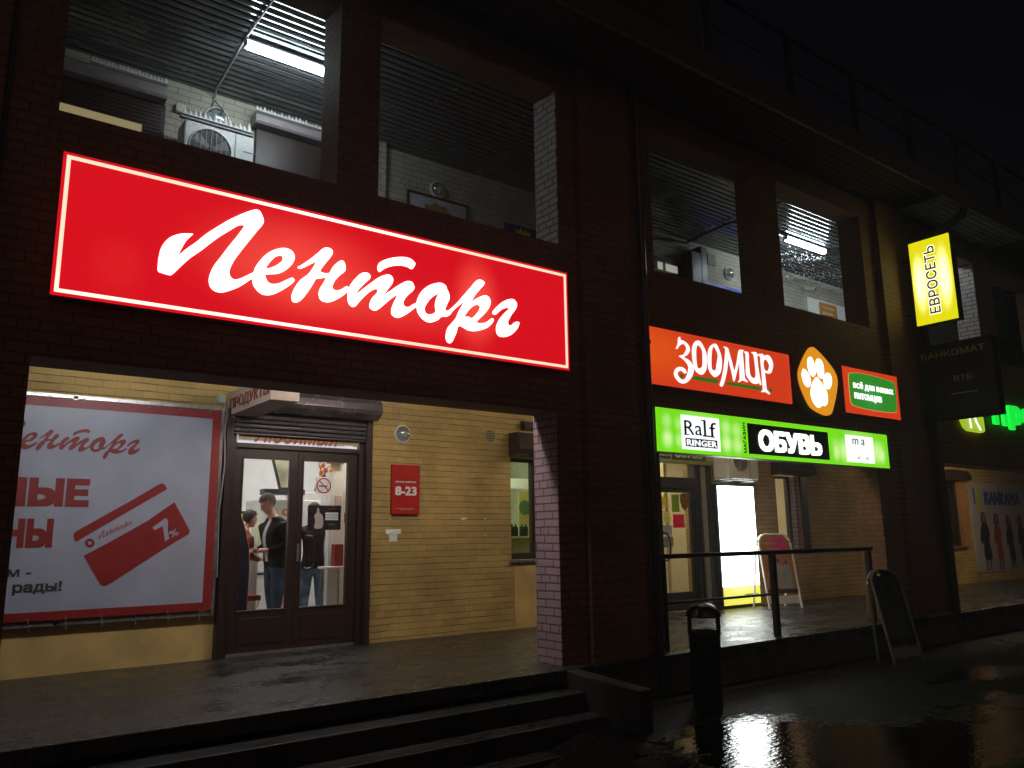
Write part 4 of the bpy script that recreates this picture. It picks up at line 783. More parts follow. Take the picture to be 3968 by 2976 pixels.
a = MB(); a.box(11.33, 11.55, W-.02, W-.002, 4.88, 5.10); solo('wall_plate', a, plain('brown_plate', (.22, .15, .10), .5), (11.4, W, 4.9), 'small brown plate on the gallery wall left of the round lamp', 'plate')
a = MB(); a.box(10.86, 11.02, W-.25, W-.002, 3.4, 5.06); a.box(10.60, 10.859, W-.25, W-.002, 3.4, 4.92); solo('dark_cabinet', a, M['darkmetal'], (10.8, W, 3.4), 'dark stepped upright box against the gallery wall left of the round lamp', 'cabinet', bevel=.01)
S = thing('shuttered_window', 'dark gallery window with two small lit gaps in the right gallery', 'window', (10.1, W, 3.3))
a = MB(); a.box(9.3, 10.59, W-.06, W-.002, 3.3, 4.73); part('shutter', a, M['brown'], S, bevel=.004)
for x0, x1 in ((9.92, 10.04), (10.12, 10.42)):
    a = MB(); a.box(x0, x1, W-.07, W-.0605, 4.5, 4.63); part('lit_gap', a, glow('lit_gap_pale', (.42, .45, .36), .7), S)
S = thing('security_camera', 'small white security camera on the far gallery wall above the orange sign', 'camera', (14.4, W, 4.9))
a = MB(); a.tube([(14.36, W-.06, 4.93), (14.42, W-.24, 4.89)], .045, 12); part('housing', a, M['white'], S, smooth=True)
a = MB(); a.tube([(14.38, W, 4.98), (14.37, W-.1, 4.96)], .015); part('mount', a, M['white'], S)
a = MB(); a.tube([(14.422, W-.242, 4.889), (14.425, W-.25, 4.886)], .03, 12); part('lens', a, M['black'], S)
# string lights : wires with little clear bulbs that catch the tube lamp
S = thing('string_lights', 'tangle of unlit string lights hanging under the right gallery ceiling', 'string lights', (13.3, 2.2, 5.1))
wires = []; rnd = random.Random(3)
for k in range(7):
    x0 = 11.4+k*.5; x1 = x0+rnd.uniform(.4, 1.3); y0 = rnd.uniform(.6, 1.2); y1 = rnd.uniform(2.3, 2.75); sag = rnd.uniform(.04, .12)
    wires.append([(x0+(x1-x0)*t+.03*math.sin(9*t+k), y0+(y1-y0)*t, 5.19-sag*math.sin(math.pi*t)*1.0-.02*t) for t in [i/14 for i in range(15)]])
for k in range(4):
    y0 = 1.9+k*.24
    wires.append([(12.0+3.6*t, y0+.08*math.sin(7*t+k), 5.16-.16*abs(math.sin(math.pi*3*t+k))) for t in [i/24 for i in range(25)]])
for w_ in wires:
    a = MB(); a.tube(w_, .004, 4); part('wire', a, M['cable'], S)
bm_ = plain('clear_bulb', (.9, .95, .95), .15, .0, var=0)
a = MB()
for k in range(460):
    t = rnd.random(); x = 12.1+3.7*t+rnd.gauss(0, .05); y = rnd.uniform(1.6, 2.78); z = 5.17-.15*abs(math.sin(math.pi*2.2*t+y*2))*rnd.uniform(.6, 1.1)-.02
    r_ = rnd.uniform(.007, .012); a.add([(x-r_, y, z), (x, y-r_, z), (x+r_, y, z), (x, y+r_, z), (x, y, z+r_), (x, y, z-r_*1.6)], [(0, 1, 4), (1, 2, 4), (2, 3, 4), (3, 0, 4), (1, 0, 5), (2, 1, 5), (3, 2, 5), (0, 3, 5)])
o_ = part('bulbs', a, bm_, S); o_['kind'] = 'stuff'
a = MB(); a.tube([(10.66, .5, 5.19), (10.66, 1.6, 5.18), (10.67, 2.3, 5.16), (10.62, 2.7, 5.10), (10.3, 2.79, 5.13), (9.9, 2.79, 5.05)], .022, 7)
for k in range(30): t = k/30; a.ball((10.66+rnd.gauss(0, .012), .5+2.1*t, 5.18+rnd.gauss(0, .012)), .02, 6, 4)
solo('garland', a, M['cable'], (10.66, 1.6, 5.18), 'dark garland running across the ribbed ceiling of the right gallery', 'garland')

# ------------------------------------------------------------------ banner on the yellow wall
S = thing('banner', 'large white banner with red border and a tilted red discount card left of the door', 'banner', (1.7, 2.72, -.72))
a = MB(); NX, NZ = 30, 26
def bsh(u, v):    # loosely stretched cloth
    return 2.7015+.010*max(0, (abs(2*v-1)-.9)*10)*math.sin(40*u)**2*.5+.012*math.exp(-((u-.97)**2+(v-.9)**2)*60)
X0, X1, Z0, Z1 = -.10, 2.655, -.73, 1.395
for i in range(NX+1):
    for j in range(NZ+1): u, v = i/NX, j/NZ; a.v.append((X0+(X1-X0)*u, bsh(u, v), Z0+(Z1-Z0)*v))
a.f = [(i*(NZ+1)+j, (i+1)*(NZ+1)+j, (i+1)*(NZ+1)+j+1, i*(NZ+1)+j+1) for i in range(NX) for j in range(NZ)]
part('cloth', a, M['vinyl'], S, smooth=True)
yb = 2.7005
a = MB()
for q in ((X0, X1, Z1-.085, Z1), (X0, X1, Z0, Z0+.08), (X1-.09, X1, Z0+.08, Z1-.085)): a.box(q[0], q[1], yb-.002, yb, q[2], q[3])
part('red_border', a, M['red_print'], S)
a = MB()
for q in ((X0, X1, Z1+.015, Z1+.05), (X0, X1, Z0-.06, Z0-.025)): a.box(q[0], q[1], 2.73, 2.77, q[2], q[3])
a.box(X1+.01, X1+.045, 2.73, 2.77, Z0-.06, Z1+.05); a.box(1.2, 1.24, 2.73, W, Z0-.055, Z1+.045)
part('frame', a, M['steel'], S)
a = MB()
for k in range(9):
    x = X0+.15+k*.31; a.tube([(x, yb-.004, Z1-.02), (x+.01, 2.72, Z1+.03)], .005, 5); a.tube([(x, yb-.004, Z0+.02), (x+.02, 2.72, Z0-.05), (x+.02, 2.72, Z0-.10)], .004, 5)
for k in range(7): z = Z0+.12+k*.31; a.tube([(X1-.02, yb-.004, z), (X1+.03, 2.72, z+.01)], .005, 5)
o_ = part('ties', a, M['grey'], S); o_['kind'] = 'stuff'
# the script word once more, in print : same outlines, scaled
allp = [p for k in ('LE', 'EN', 'TOR', 'MAC', 'GE') for p in OUT[k][0]]
gx1 = max(p[0] for p in OUT['GE'][0]); gz0, gz1 = min(p[1] for p in OUT['GE'][0]), max(p[1] for p in OUT['GE'][0]); sx = (1.845-.80)/(gx1-2.42); 
EX = 1.99
def word(scale, ox, oz, ang, y, mat, parent, bx=gx1, bz=gz0):
    ca, sa = math.cos(ang), math.sin(ang)
    def f(p): u, v = (p[0]-bx)*scale, (p[1]-bz)*scale; return (ox+u*ca-v*sa, oz+u*sa+v*ca)
    for k in ('LE', 'EN', 'TOR', 'MAC', 'GE'): fill('letter', OUT[k], y, mat, parent, th=.003, fn=f)
WS = 1.845-.78; WS = WS/(gx1-EX)
word(WS, 1.845, .872, 0, yb-.002, M['red_text'], S)
text('lettering', 'НЫЕ', (.62, yb-.002, .335), FX, FZ, .79, .275, M['red_text'], S, bold=.06, th=.002)
text('lettering', 'НЫ', (.70, yb-.002, -.055), FX, FZ, .425, .275, M['red_text'], S, bold=.06, th=.002)
text('lettering', 'м -', (.78, yb-.002, -.32), FX, FZ, .195, .07, M['dark_text'], S, bold=.02, th=.002)
text('lettering', 'рады!', (.835, yb-.002, -.49), FX, FZ, .405, .12, M['dark_text'], S, bold=.03, th=.002)
fill('card', OUT['CARD1'], yb-.002, M['red_print'], S, sm=False, th=.003)
fill('card', OUT['CARD2'], yb-.002, M['red_print'], S, sm=False, th=.003)
fill('emblem', OUT['RING'], yb-.002, M['red_print'], S, th=.003)
fill('numeral', OUT['SEVEN'], yb-.005, M['vinyl'], S, sm=False, th=.003)
ang = R(27)
ur, uu = Vector((math.cos(ang), 0, math.sin(ang))), Vector((-math.sin(ang), 0, math.cos(ang)))
cx7 = max(p[0] for p in OUT['SEVEN'][0]); cz7 = min(p[1] for p in OUT['SEVEN'][0])
text('percent', '%', (cx7+.02, yb-.006, cz7+.035), ur, uu, .085, .07, M['vinyl'], S, bold=.01)
rx = max(p[0] for p in OUT['RING'][0]); rz = sum(p[1] for p in OUT['RING'][0])/8
word(.098, rx+.335, rz+.185, ang, yb-.002, plain('faded_red_script', (.42, .12, .12), .5), S)

# ------------------------------------------------------------------ small things round the double door
S = thing('notice_board', 'red opening hours sign with big white numerals right of the double door', 'sign', (5.04, W, .28))
a = MB(); a.box(4.832, 5.235, W-.045, W-.002, .285, .908); part('board', a, plain('red_board', (.50, .022, .02), .35, var=.2, scale=3), S, bevel=.003)
text('lettering', 'режим работы:', (4.885, W-.048, .675), FX, FZ, .29, .03, M['white_text'], S, bold=.012)
t8 = text('numerals', '8-23', (4.876, W-.048, .518), FX, FZ, .31, .115, M['white_text'], S, bold=.035)
text('lettering', 'будем рады видеть вас каждый день', (4.885, W-.048, .350), FX, FZ, .28, .010, M['white_text'], S, bold=.0)
text('lettering', 'без перерыва и выходных', (4.95, W-.048, .335), FX, FZ, .18, .009, M['white_text'], S, bold=.0)
a = MB(); a.add([(4.775, W-.006, .095), (4.99, W-.006, .10), (4.985, W-.012, .045), (4.935, W-.006, .04), (4.935, W-.014, -.05), (4.825, W-.008, -.055), (4.82, W-.006, .035), (4.775, W-.02, .04)], [(0, 1, 2, 3, 6, 7), (3, 4, 5, 6)])
solo('paper_notice', a, M['white'], (4.88, W, -.05), 'torn white paper notice taped under the red opening hours sign', 'paper')
for (x, z, w_, h_, lab) in ((5.86, .205, .14, .05, 'larger white scrap of torn paper in the middle of the yellow wall'), (4.82, .215, .03, .015, 'tiny white paper scrap just below the red sign'), (6.27, .215, .03, .03, 'small white paper scrap beside the tall window at sign height'), (6.27, -.005, .035, .02, 'small white paper scrap low beside the tall window')):
    a = MB(); pts = [(x+w_*(.5+.5*math.cos(q)*random.uniform(.6, 1)), z+h_*(.5+.5*math.sin(q)*random.uniform(.5, 1))) for q in (2*math.pi*k/9 for k in range(9))]
    a.v = [(p[0], W-.004, p[1]) for p in pts]; a.f = [tuple(range(9))]; solo('paper_scrap', a, M['white'], (x, W, z), lab, 'paper')
S = thing('wall_vent', 'round slatted wall vent high on the yellow wall', 'vent', (6.38, W, 1.37))
a = MB(); a.lathe([(.10, 0), (.10, .012), (.088, .014), (.088, .002)], (6.38, W-.001, 1.37), 24, 'y', cap=False); part('rim', a, plain('yellowish_plastic', (.5, .38, .18), .5), S, smooth=True)
a = MB(); a.lathe([(.088, .001), (.088, .003)], (6.38, W-.001, 1.37), 24, 'y'); part('opening', a, M['black'], S)
a = MB()
for k in range(-3, 4):
    hh = math.sqrt(.088**2-(k*.024)**2)*.97; a.box(6.38-hh, 6.38+hh, W-.012, W-.006, 1.37+k*.024-.006, 1.37+k*.024+.006)
part('slats', a, plain('yellowish_slats', (.36, .27, .13), .5), S)
a = MB(); a.prism([(W-.001, 1.48), (W-.12, 1.50), (W-.10, 1.60), (W-.001, 1.63)], 'x', 6.92, 7.14); solo('siren_box', a, M['brown'], (7.0, W, 1.48), 'small dark alarm box above the window shutter beside the pink pier', 'alarm box', bevel=.01)
a = MB(); a.box(2.62, 2.72, W-.05, W-.002, 1.51, 1.60); solo('junction_box', a, plain('greenish_white_box', (.5, .55, .45), .5), (2.67, W, 1.5), 'small pale junction box above the right corner of the banner', 'junction box', bevel=.006)
a = MB(); a.tube([(2.70, W-.02, 1.52), (2.72, 2.72, 1.38), (2.70, 2.70, 1.2), (2.72, 2.70, .8), (2.69, 2.72, .3), (2.71, 2.72, -.4)], .009, 6); a.tube([(2.70, W-.02, 1.52), (2.74, 2.70, 1.33), (2.82, 2.69, 1.35)], .007, 6)
solo('loose_cable', a, M['grey'], (2.7, 2.72, -.4), 'thin pale cable hanging between the banner and the door shutter', 'cable')
# stickers on the door glass
S = thing('no_smoking_sticker', 'white square no smoking sticker on the right door glass', 'sticker', (3.96, W+.03, .62))
a = MB(); a.box(3.862, 4.065, W+.040, W+.044, .515, .725); part('sheet', a, sheet('white_sticker', (.85, .85, .85)), S)
def ring(cx, cz, r0, r1, y, mat, nm_, par, n=32):
    fill(nm_, [[(cx+r1*math.cos(2*math.pi*k/n), cz+r1*math.sin(2*math.pi*k/n)) for k in range(n)], [(cx+r0*math.cos(2*math.pi*k/n), cz+r0*math.sin(2*math.pi*k/n)) for k in range(n)]], y, mat, par, th=.001, sm=False)
pk = plain('crimson_print', (.60, .02, .08), .4)
ring(3.955, .62, .078, .094, W+.0385, pk, 'ring', S)
a = MB(); c_, s_ = math.cos(R(-45)), math.sin(R(-45)); L_ = .08
a.add([(3.955+c_*l-s_*w_, W+.0365, .62+s_*l+c_*w_) for l, w_ in ((-L_, -.007), (L_, -.007), (L_, .007), (-L_, .007))], [(0, 1, 2, 3)]); part('bar', a, pk, S)
a = MB(); a.box(3.895, 4.0, W+.0375, W+.0385, .606, .622); part('cigarette', a, M['dark_text'], S)
a = MB(); a.tube([(4.0, W+.038, .63), (4.02, W+.038, .65), (3.985, W+.038, .665), (4.0, W+.038, .69), (3.96, W+.038, .70)], .004, 5); part('smoke', a, M['grey'], S)
S = thing('door_poster', 'small black poster with a figure and white text on the right door glass', 'poster', (3.98, W+.03, .23))
a = MB(); a.box(3.765, 4.185, W+.036, W+.041, .095, .385); part('sheet', a, plain('black_poster', (.02, .018, .022), .3), S)
fill('printed_figure', [[(3.85, .12), (3.86, .2), (3.845, .26), (3.875, .30), (3.88, .345), (3.90, .35), (3.91, .30), (3.945, .27), (3.96, .20), (3.945, .12)]], W+.0345, plain('pale_figure_print', (.50, .42, .42), .5), S, th=.001)
for k in range(3):
    a = MB(); a.box(3.985, 4.15, W+.0345, W+.036, .21+k*.032, .237+k*.032); part('text_block', a, M['white'], S)
a = MB(); a.box(4.02, 4.12, W+.0345, W+.036, .335, .35); part('heading', a, M['red_print'], S)
a = MB(); a.box(4.03, 4.11, W+.0345, W+.036, .155, .165); part('footer', a, plain('olive_print', (.2, .25, .02), .5), S)

# ------------------------------------------------------------------ inside the grocery
S = thing('fridge', 'tall white fridge cabinet with orange round stickers at the back of the grocery', 'fridge', (4.5, 5.3, ZF))
a = MB(); a.box(4.02, 4.95, 5.22, 5.85, ZF+.02, .56); part('cabinet', a, M['white_metal'], S, bevel=.015)
os_ = plain('orange_sticker', (.75, .16, .05), .5)
for (x, z) in ((4.19, .34), (4.40, .38), (4.37, -.66), (4.19, -.58), (4.40, .0), (4.2, .05), (4.28, -.3)):
    a = MB(); a.lathe([(.055, 0), (.055, .003)], (x, 5.218, z), 20, 'y'); st_ = part('sticker', a, os_, S)
    a = MB(); a.box(x-.02, x+.02, 5.2125, 5.2145, z-.025, z+.025); part('sticker_mark', a, plain('pale_mark', (.8, .6, .45), .5), st_)
a = MB(); a.box(4.30, 4.44, 5.216, 5.219, -.94, -.86); part('label_strip', a, os_, S)
a = MB(); a.box(4.02, 4.95, 5.205, 5.219, -.50, -.47); part('door_gap', a, M['darkmetal'], S)
a = MB(); a.box(4.0, 4.6, 5.0, 5.2, .62, .70); solo('dark_shelf', a, M['darkmetal'], (4.3, 5.1, .62), 'black shelf strip on the wall above the fridge in the grocery', 'shelf')
a = MB(); a.box(3.35, 4.02, 6.25, 6.39, .60, 1.02); solo('wall_cabinet', a, plain('pale_grey_cabinet', (.6, .6, .61), .5), (3.7, 6.3, .6), 'pale grey wall cabinet behind the two shoppers', 'cabinet', bevel=.01)
S = thing('hanging_screen', 'framed beige advertising panel hanging tilted in the left door glass', 'screen', (4.15, 4.62, .68))
c0 = [(3.93, 4.60, 1.15), (4.34, 4.60, 1.16), (4.34, 4.55, .665), (4.05, 4.55, .655)]
a = MB(); a.hull([Vector(p)+Vector((0, .04, 0)) for p in c0], c0); part('frame', a, M['darkmetal'], S)
cc = sum((Vector(p) for p in c0), Vector())/4
a = MB(); a.hull([cc+(Vector(p)-cc)*.84+Vector((0, -.004, 0)) for p in c0], [cc+(Vector(p)-cc)*.84+Vector((0, -.010, 0)) for p in c0]); part('picture', a, plain('beige_picture', (.62, .60, .42), .4, var=.5, scale=5), S)
a = MB(); a.box(4.12, 4.14, 4.57, 4.59, 1.16, 1.75); part('hanger', a, M['darkmetal'], S)
lf = [plain('orange_leaf', (.75, .20, .02), .6), plain('amber_leaf', (.70, .32, .05), .6), plain('red_leaf', (.50, .09, .02), .6)]
S = thing('leaf_garland', 'orange maple leaf garland hanging behind the no smoking sticker', 'garland', (4.28, 3.7, .5))
rl = random.Random(5)
for k in range(26):
    t = k/26; cx, cz = 4.245+rl.gauss(.03, .045)+.05*(1-t), 1.20-.60*t; rr = rl.uniform(.035, .06); an = rl.uniform(0, 6.28)
    pts = [(cx+rr*(1 if j % 2 == 0 else .45)*math.cos(an+j*math.pi/5), 3.70+rl.uniform(-.03, .03), cz+rr*(1 if j % 2 == 0 else .45)*math.sin(an+j*math.pi/5)) for j in range(10)]
    a = MB(); a.v = pts+[(cx, 3.70, cz)]; a.f = [(j, (j+1) % 10, 10) for j in range(10)]; part('leaf', a, lf[k % 3], S)
a = MB(); a.tube([(4.27, 3.71, 1.75), (4.28, 3.71, 1.0), (4.25, 3.71, .6)], .004, 5); part('string', a, M['cable'], S)
a = MB(); a.box(4.36, 4.60, 3.70, 3.72, .97, 1.6); solo('brown_banner', a, plain('mauve_brown_cloth', (.13, .08, .07), .7), (4.5, 3.7, .97), 'dark brown panel hanging in the top of the right door glass', 'panel')
a = MB(); a.box(4.53, 5.2, 5.3, 5.6, ZF+.02, .68); solo('tall_cabinet', a, plain('beige_grey_cabinet', (.50, .47, .43), .5), (4.8, 5.4, ZF), 'tall beige cabinet partly seen behind the black poster', 'cabinet', bevel=.01)
a = MB(); a.box(4.505, 4.60, 3.735, 3.749, .33, .55); a2 = solo('wall_paper', a, plain('pinkish_paper', (.62, .5, .5), .6), (4.55, 3.74, .33), 'pinkish paper notice on the white partition behind the door', 'paper')
a = MB(); a.box(4.63, 4.74, 3.735, 3.749, .44, .62); solo('wall_paper', a, plain('grey_paper', (.66, .66, .64), .6), (4.7, 3.74, .44), 'pale grey paper notice at the right edge of the door glass', 'paper')
S = thing('extinguisher_sign', 'small red and white safety sign on the white partition behind the door', 'sign', (4.68, 3.74, .3))
a = MB(); a.box(4.645, 4.70, 3.738, 3.749, .19, .33); part('plate', a, M['red_print'], S)
a = MB(); a.box(4.655, 4.69, 3.734, 3.7375, .28, .305); part('mark', a, M['white'], S)
S = thing('white_table', 'narrow white shelf table behind the person with back turned', 'table', (4.5, 3.5, ZF))
a = MB(); a.box(4.28, 4.58, 3.5, 3.72, -.39, -.36); part('tabletop', a, M['white'], S, bevel=.004)
for x in (4.30, 4.55):
    a = MB(); a.box(x, x+.02, 3.68, 3.70, ZF+.01, -.39); part('leg', a, M['steel'], S)
a = MB(); a.box(4.46, 4.58, 3.6, 3.72, -.358, -.08); solo('red_box', a, M['red_print'], (4.52, 3.66, -.358), 'red box standing on the white shelf table', 'box', bevel=.006)
S = thing('shop_counter', 'low shop counter with dark top and lit cream front behind the door glass', 'counter', (3.3, 5.2, ZF))
a = MB(); a.box(2.7, 3.9, 5.0, 5.6, .35, .385); part('counter_top', a, M['darkmetal'], S, bevel=.004)
a = MB(); a.box(2.75, 3.85, 5.05, 5.55, -.1, .349); part('display', a, glow('lit_display', (.85, .78, .45), .55), S)
a = MB(); a.box(2.75, 3.85, 5.06, 5.55, ZF+.01, -.1); part('base', a, plain('dark_red_base', (.2, .03, .03), .5), S)
S = thing('promo_stand', 'dark standing board with a curved orange edge just inside the left door', 'stand', (3.0, 3.3, ZF))
ed = [(3.10, .30), (3.14, .23), (3.19, .08), (3.235, -.12), (3.25, -.35), (3.245, -.6), (3.24, -.9), (3.235, ZF+.02)]
a = MB(); a.prism([(2.6, ZF+.02), (2.6, .30)]+ed, 'y', 3.3, 3.33); part('board', a, plain('dark_blue_board', (.02, .025, .05), .4), S)
a = MB(); a.tube([(p[0], 3.315, p[1]) for p in ed], .014, 6); part('edge', a, plain('orange_edge', (.60, .20, .03), .5), S, smooth=True)
S = thing('red_stool', 'low red stool with white cross legs seen low in the left door glass', 'stool', (3.38, 3.5, ZF))
a = MB(); a.box(3.27, 3.46, 3.45, 3.65, -.72, -.66); part('seat', a, M['red_print'], S, bevel=.006)
a = MB(); a.tube([(3.28, 3.46, -.72), (3.45, 3.64, ZF+.02)], .01); a.tube([(3.45, 3.46, -.72), (3.28, 3.64, ZF+.02)], .01); part('leg', a, M['white'], S)

S = thing('window_display', 'row of dark bottles and a yellow poster with a green disc behind the right window', 'display', (7.6, 3.4, -.05))
a = MB(); a.box(6.7, 9.0, 3.35, 3.6, -.03, -.01); part('shelf', a, M['white'], S)
a = MB(); a.box(6.9, 8.7, 3.5, 3.58, -.35, -.035); part('pale_box', a, plain('pale_green_box', (.4, .46, .3), .6), S)
bt = plain('dark_bottle', (.03, .05, .03), .2)
for k in range(9):
    a = MB(); a.lathe([(.035, 0), (.037, .02), (.037, .12), (.03, .14), (.013, .155), (.013, .18), (.005, .182)], (7.0+k*.095, 3.42+.03*(k % 2), -.01), 12); part('bottle', a, bt, S, smooth=True)
a = MB(); a.box(8.0, 8.5, 4.3, 4.32, .05, .72); part('poster', a, plain('yellow_poster', (.60, .54, .16), .5), S)
a = MB(); a.lathe([(.12, 0), (.12, .004)], (8.12, 4.298, .45), 20, 'y'); part('disc', a, plain('green_disc', (.08, .20, .07), .5), S)
a = MB(); a.box(7.6, 8.8, 4.6, 4.65, .78, .95); part('beam', a, M['white'], S)

# ------------------------------------------------------------------ people
SKIN = plain('skin', (.55, .30, .22), .5, var=.08); HAIR = plain('greying_brown_hair', (.10, .068, .048), .7, var=.3, scale=60)
def person(name_label, x, y, H, head_deg, mats, arms='fold', lean=.0, hood=False, bow=.04, hair=HAIR, stride=.05, bulk=1., shirt=None, pitch=.15):
    """one skinned body; local frame f = facing, l = left"""
    s = H/1.75; h = R(head_deg); F = Vector((math.cos(h), math.sin(h), 0)); Lf = Vector((-math.sin(h), math.cos(h), 0))
    root = Vector((x, y, ZF+.012))
    P = lambda f, l, z: (F*f+Lf*l+Vector((0, 0, z)))*s
    nodes, edges = [], []
    def n(f, l, z, r, m, par=None):
        nodes.append((P(f, l, z), r*s, m)); i = len(nodes)-1
        if par is not None: edges.append((par, i))
        return i
    b = bulk
    pel = n(-.01, 0, .92, .145*b, 'leg'); be = n(0, 0, 1.06, .15*b, 'top', pel); ch = n(.01+lean*.5, 0, 1.24, .165*b, 'top', be)
    up_ = n(.0+lean*.8, 0, 1.37, .115*b, 'top', ch); nk = n(.01+lean, 0, 1.475, .056, 'skin', up_); nk2 = n(.02+lean+bow*.5, 0, 1.57, .052, 'skin', nk)
    for sd in (1, -1):
        sh = n(.0+lean*.7, sd*.175*b, 1.375, .075*b, 'top', up_)
        if arms == 'fold' or (arms == 'mixed'):
            el = n(-.03+lean*.5, sd*.235, 1.12, .056, 'top', sh); wr = n(.17+lean*.4, sd*.14, 1.055, .04, 'top', el); ha = n(.235+lean*.4, sd*.10, 1.06, .03, 'skin', wr)
            for q, (df, dl, dz, ln) in enumerate(((.05, .018, .012, 1), (.056, .006, .006, 1), (.054, -.006, .0, 1), (.046, -.018, -.008, 1))):
                a1 = n(.235+lean*.4+df*.6, sd*(.10+dl), 1.06+dz, .0105, 'skin', ha); n(.235+lean*.4+df*1.1, sd*(.10+dl*1.1)-sd*.01, 1.05+dz-.02, .009, 'skin', a1)
            n(.25+lean*.4, sd*.065, 1.09, .011, 'skin', ha)
        else:
            el = n(.06, sd*.26, 1.12, .058, 'top', sh); wr = n(.16, sd*.20, .97, .042, 'top', el); ha = n(.20, sd*.18, .92, .03, 'skin', wr)
            for q in range(4): n(.225+.004*q, sd*(.15+.016*q), .865+.004*q, .010, 'skin', ha)
        hp = n(-.01, sd*.095, .83, .105*b, 'leg', pel); kn = n(.02+sd*stride*.6, sd*.105, .47, .073, 'leg', hp)
        an = n(-.03+sd*stride, sd*.11, .10, .046, 'leg', kn); he = n(-.04+sd*stride, sd*.11, .045, .042, 'shoe', an); n(.12+sd*stride, sd*.12, .035, .036, 'shoe', he)
    me = bpy.data.meshes.new('body'); me.from_pydata([q[0] for q in nodes], edges, []); o = bpy.data.objects.new('tmp', me); C.objects.link(o)
    sk = o.modifiers.new('s', 'SKIN'); sk.branch_smoothing = .6
    for i, v in enumerate(me.skin_vertices[0].data): v.radius = (nodes[i][1], nodes[i][1]); v.use_root = (i == 0)
    ss = o.modifiers.new('d', 'SUBSURF'); ss.levels = 2; ss.render_levels = 2
    dg = bpy.context.evaluated_depsgraph_get(); m1 = bpy.data.meshes.new_from_object(o.evaluated_get(dg)); bpy.data.objects.remove(o)
    # head shaped from overlapping lobes, then everything fused into one skin
    HC = P(.035+lean+bow, 0, 1.622); cb, sb = math.cos(pitch), math.sin(pitch)
    def hp_(f, l, z): return HC+(F*(f*cb+z*sb)+Lf*l+Vector((0, 0, z*cb-f*sb)))*s
    hm = MB(); hm.v = [tuple(v.co) for v in m1.vertices]; hm.f = [tuple(p.vertices) for p in m1.polygons]
    for (f, l, z, rf, rl, rz) in ((-.008, 0, .03, .097, .077, .088), (.028, 0, -.03, .066, .060, .085), (.050, 0, -.085, .038, .036, .030), (.100, 0, -.022, .019, .014, .020), (.090, 0, .004, .013, .010, .026),
                                  (.073, 0, .024, .022, .046, .012), (.086, 0, -.056, .013, .024, .008), (.004, .079, -.012, .022, .010, .032), (.004, -.079, -.012, .022, .010, .032), (.062, .034, -.03, .02, .018, .022), (.062, -.034, -.03, .02, .018, .022)):
        e_ = MB(); e_.ball((0, 0, 0), (rf, rl, rz), 20, 14); hm.add([hp_(f+v[0], l+v[1], z+v[2]) for v in e_.v], e_.f)
    me = bpy.data.meshes.new('body'); me.from_pydata([tuple(v) for v in hm.v], [], hm.f); o = bpy.data.objects.new('tmp', me); C.objects.link(o)
    bm = bmesh.new(); bm.from_mesh(me); bmesh.ops.recalc_face_normals(bm, faces=bm.faces); bm.to_mesh(me); bm.free()
    rm = o.modifiers.new('r', 'REMESH'); rm.mode = 'VOXEL'; rm.voxel_size = .0065; rm.use_smooth_shade = True
    so2 = o.modifiers.new('sm', 'SMOOTH'); so2.factor = .5; so2.iterations = 3
    dg = bpy.context.evaluated_depsgraph_get(); m2 = bpy.data.meshes.new_from_object(o.evaluated_get(dg)); bpy.data.objects.remove(o)
    keys = ['skin', 'top', 'leg', 'shoe']
    m2.materials.clear()
    for k in keys: m2.materials.append(mats[k])
    m2.materials.append(shirt or mats['top'])
    segs = [(nodes[a_][0], nodes[b_][0], nodes[b_][2]) for a_, b_ in edges]
    hem = .86*s
    for p in m2.polygons:
        c = p.center; best = None
        for A_, B_, k in segs:
            d = B_-A_; t = max(0, min(1, (c-A_).dot(d)/max(1e-9, d.dot(d)))); q = (c-(A_+d*t)).length
            if best is None or q < best[0]: best = (q, k)
        k = best[1]; fr_ = c.dot(F)/s; la_ = c.dot(Lf)/s; zz_ = c.z/s
        if k == 'skin' and zz_ < 1.462-.25*(fr_-lean) and zz_ > 1.2 and abs(la_) < .25 and fr_ < .14+lean: k = 'top'
        if k == 'skin' and zz_ < 1.3 and best[0] > .045*s: k = 'top'
        if k == 'top' and zz_ > 1.47: k = 'skin'
        if k == 'leg' and c.z > hem: k = 'top'
        p.material_index = 4 if (shirt and k == 'top' and abs(la_) < .035 and zz_ > .93 and p.normal.dot(F) > .3) else keys.index(k); p.use_smooth = True
    t = bpy.data.objects.new('person', m2); C.objects.link(t); t.location = root; tag(t, name_label, 'person', 'people inside the grocery')
    # hair : the scalp surface lifted off the head
    mb = MB(); vm = {}
    for p in m2.polygons:
        d = p.center-HC; u_ = d.dot(F)/s; z0_ = d.z/s; f_ = u_*cb-z0_*sb; z_ = u_*sb+z0_*cb; l_ = d.dot(Lf)/s
        if d.length < .16*s and abs(l_) < .084 and (z_ > .052+.12*max(0, f_-.03) or (f_ < .012 and z_ > -.005) or (f_ < -.03 and z_ > -.062)):
            idx = []
            for vi in p.vertices:
                if vi not in vm:
                    v = m2.vertices[vi]; vm[vi] = len(mb.v); mb.v.append(tuple(root+v.co+v.normal*s*(.011+random.uniform(-.003, .003))))
                idx.append(vm[vi])
            mb.f.append(tuple(idx))
    if mb.f: part('hair', mb, hair, t, smooth=True)
    ec = plain('eye', (.03, .02, .02), .2)
    for sd in (1, -1):
        a = MB(); a.ball(tuple(root+hp_(.0835, sd*.031, .004)), .0085*s, 8, 6); part('eye', a, ec, t)
    return t
jeans = plain('dark_blue_jeans', (.035, .055, .10), .8, var=.7, scale=8, bump=.8); jeans2 = plain('faded_blue_jeans', (.14, .21, .34), .8, var=1.0, scale=6, bump=.8)
blk = plain('black_leather_jacket', (.010, .009, .009), .7, var=.6, scale=7, bump=1.0); red_ = plain('dark_red_jacket', (.22, .02, .025), .7, var=.4)
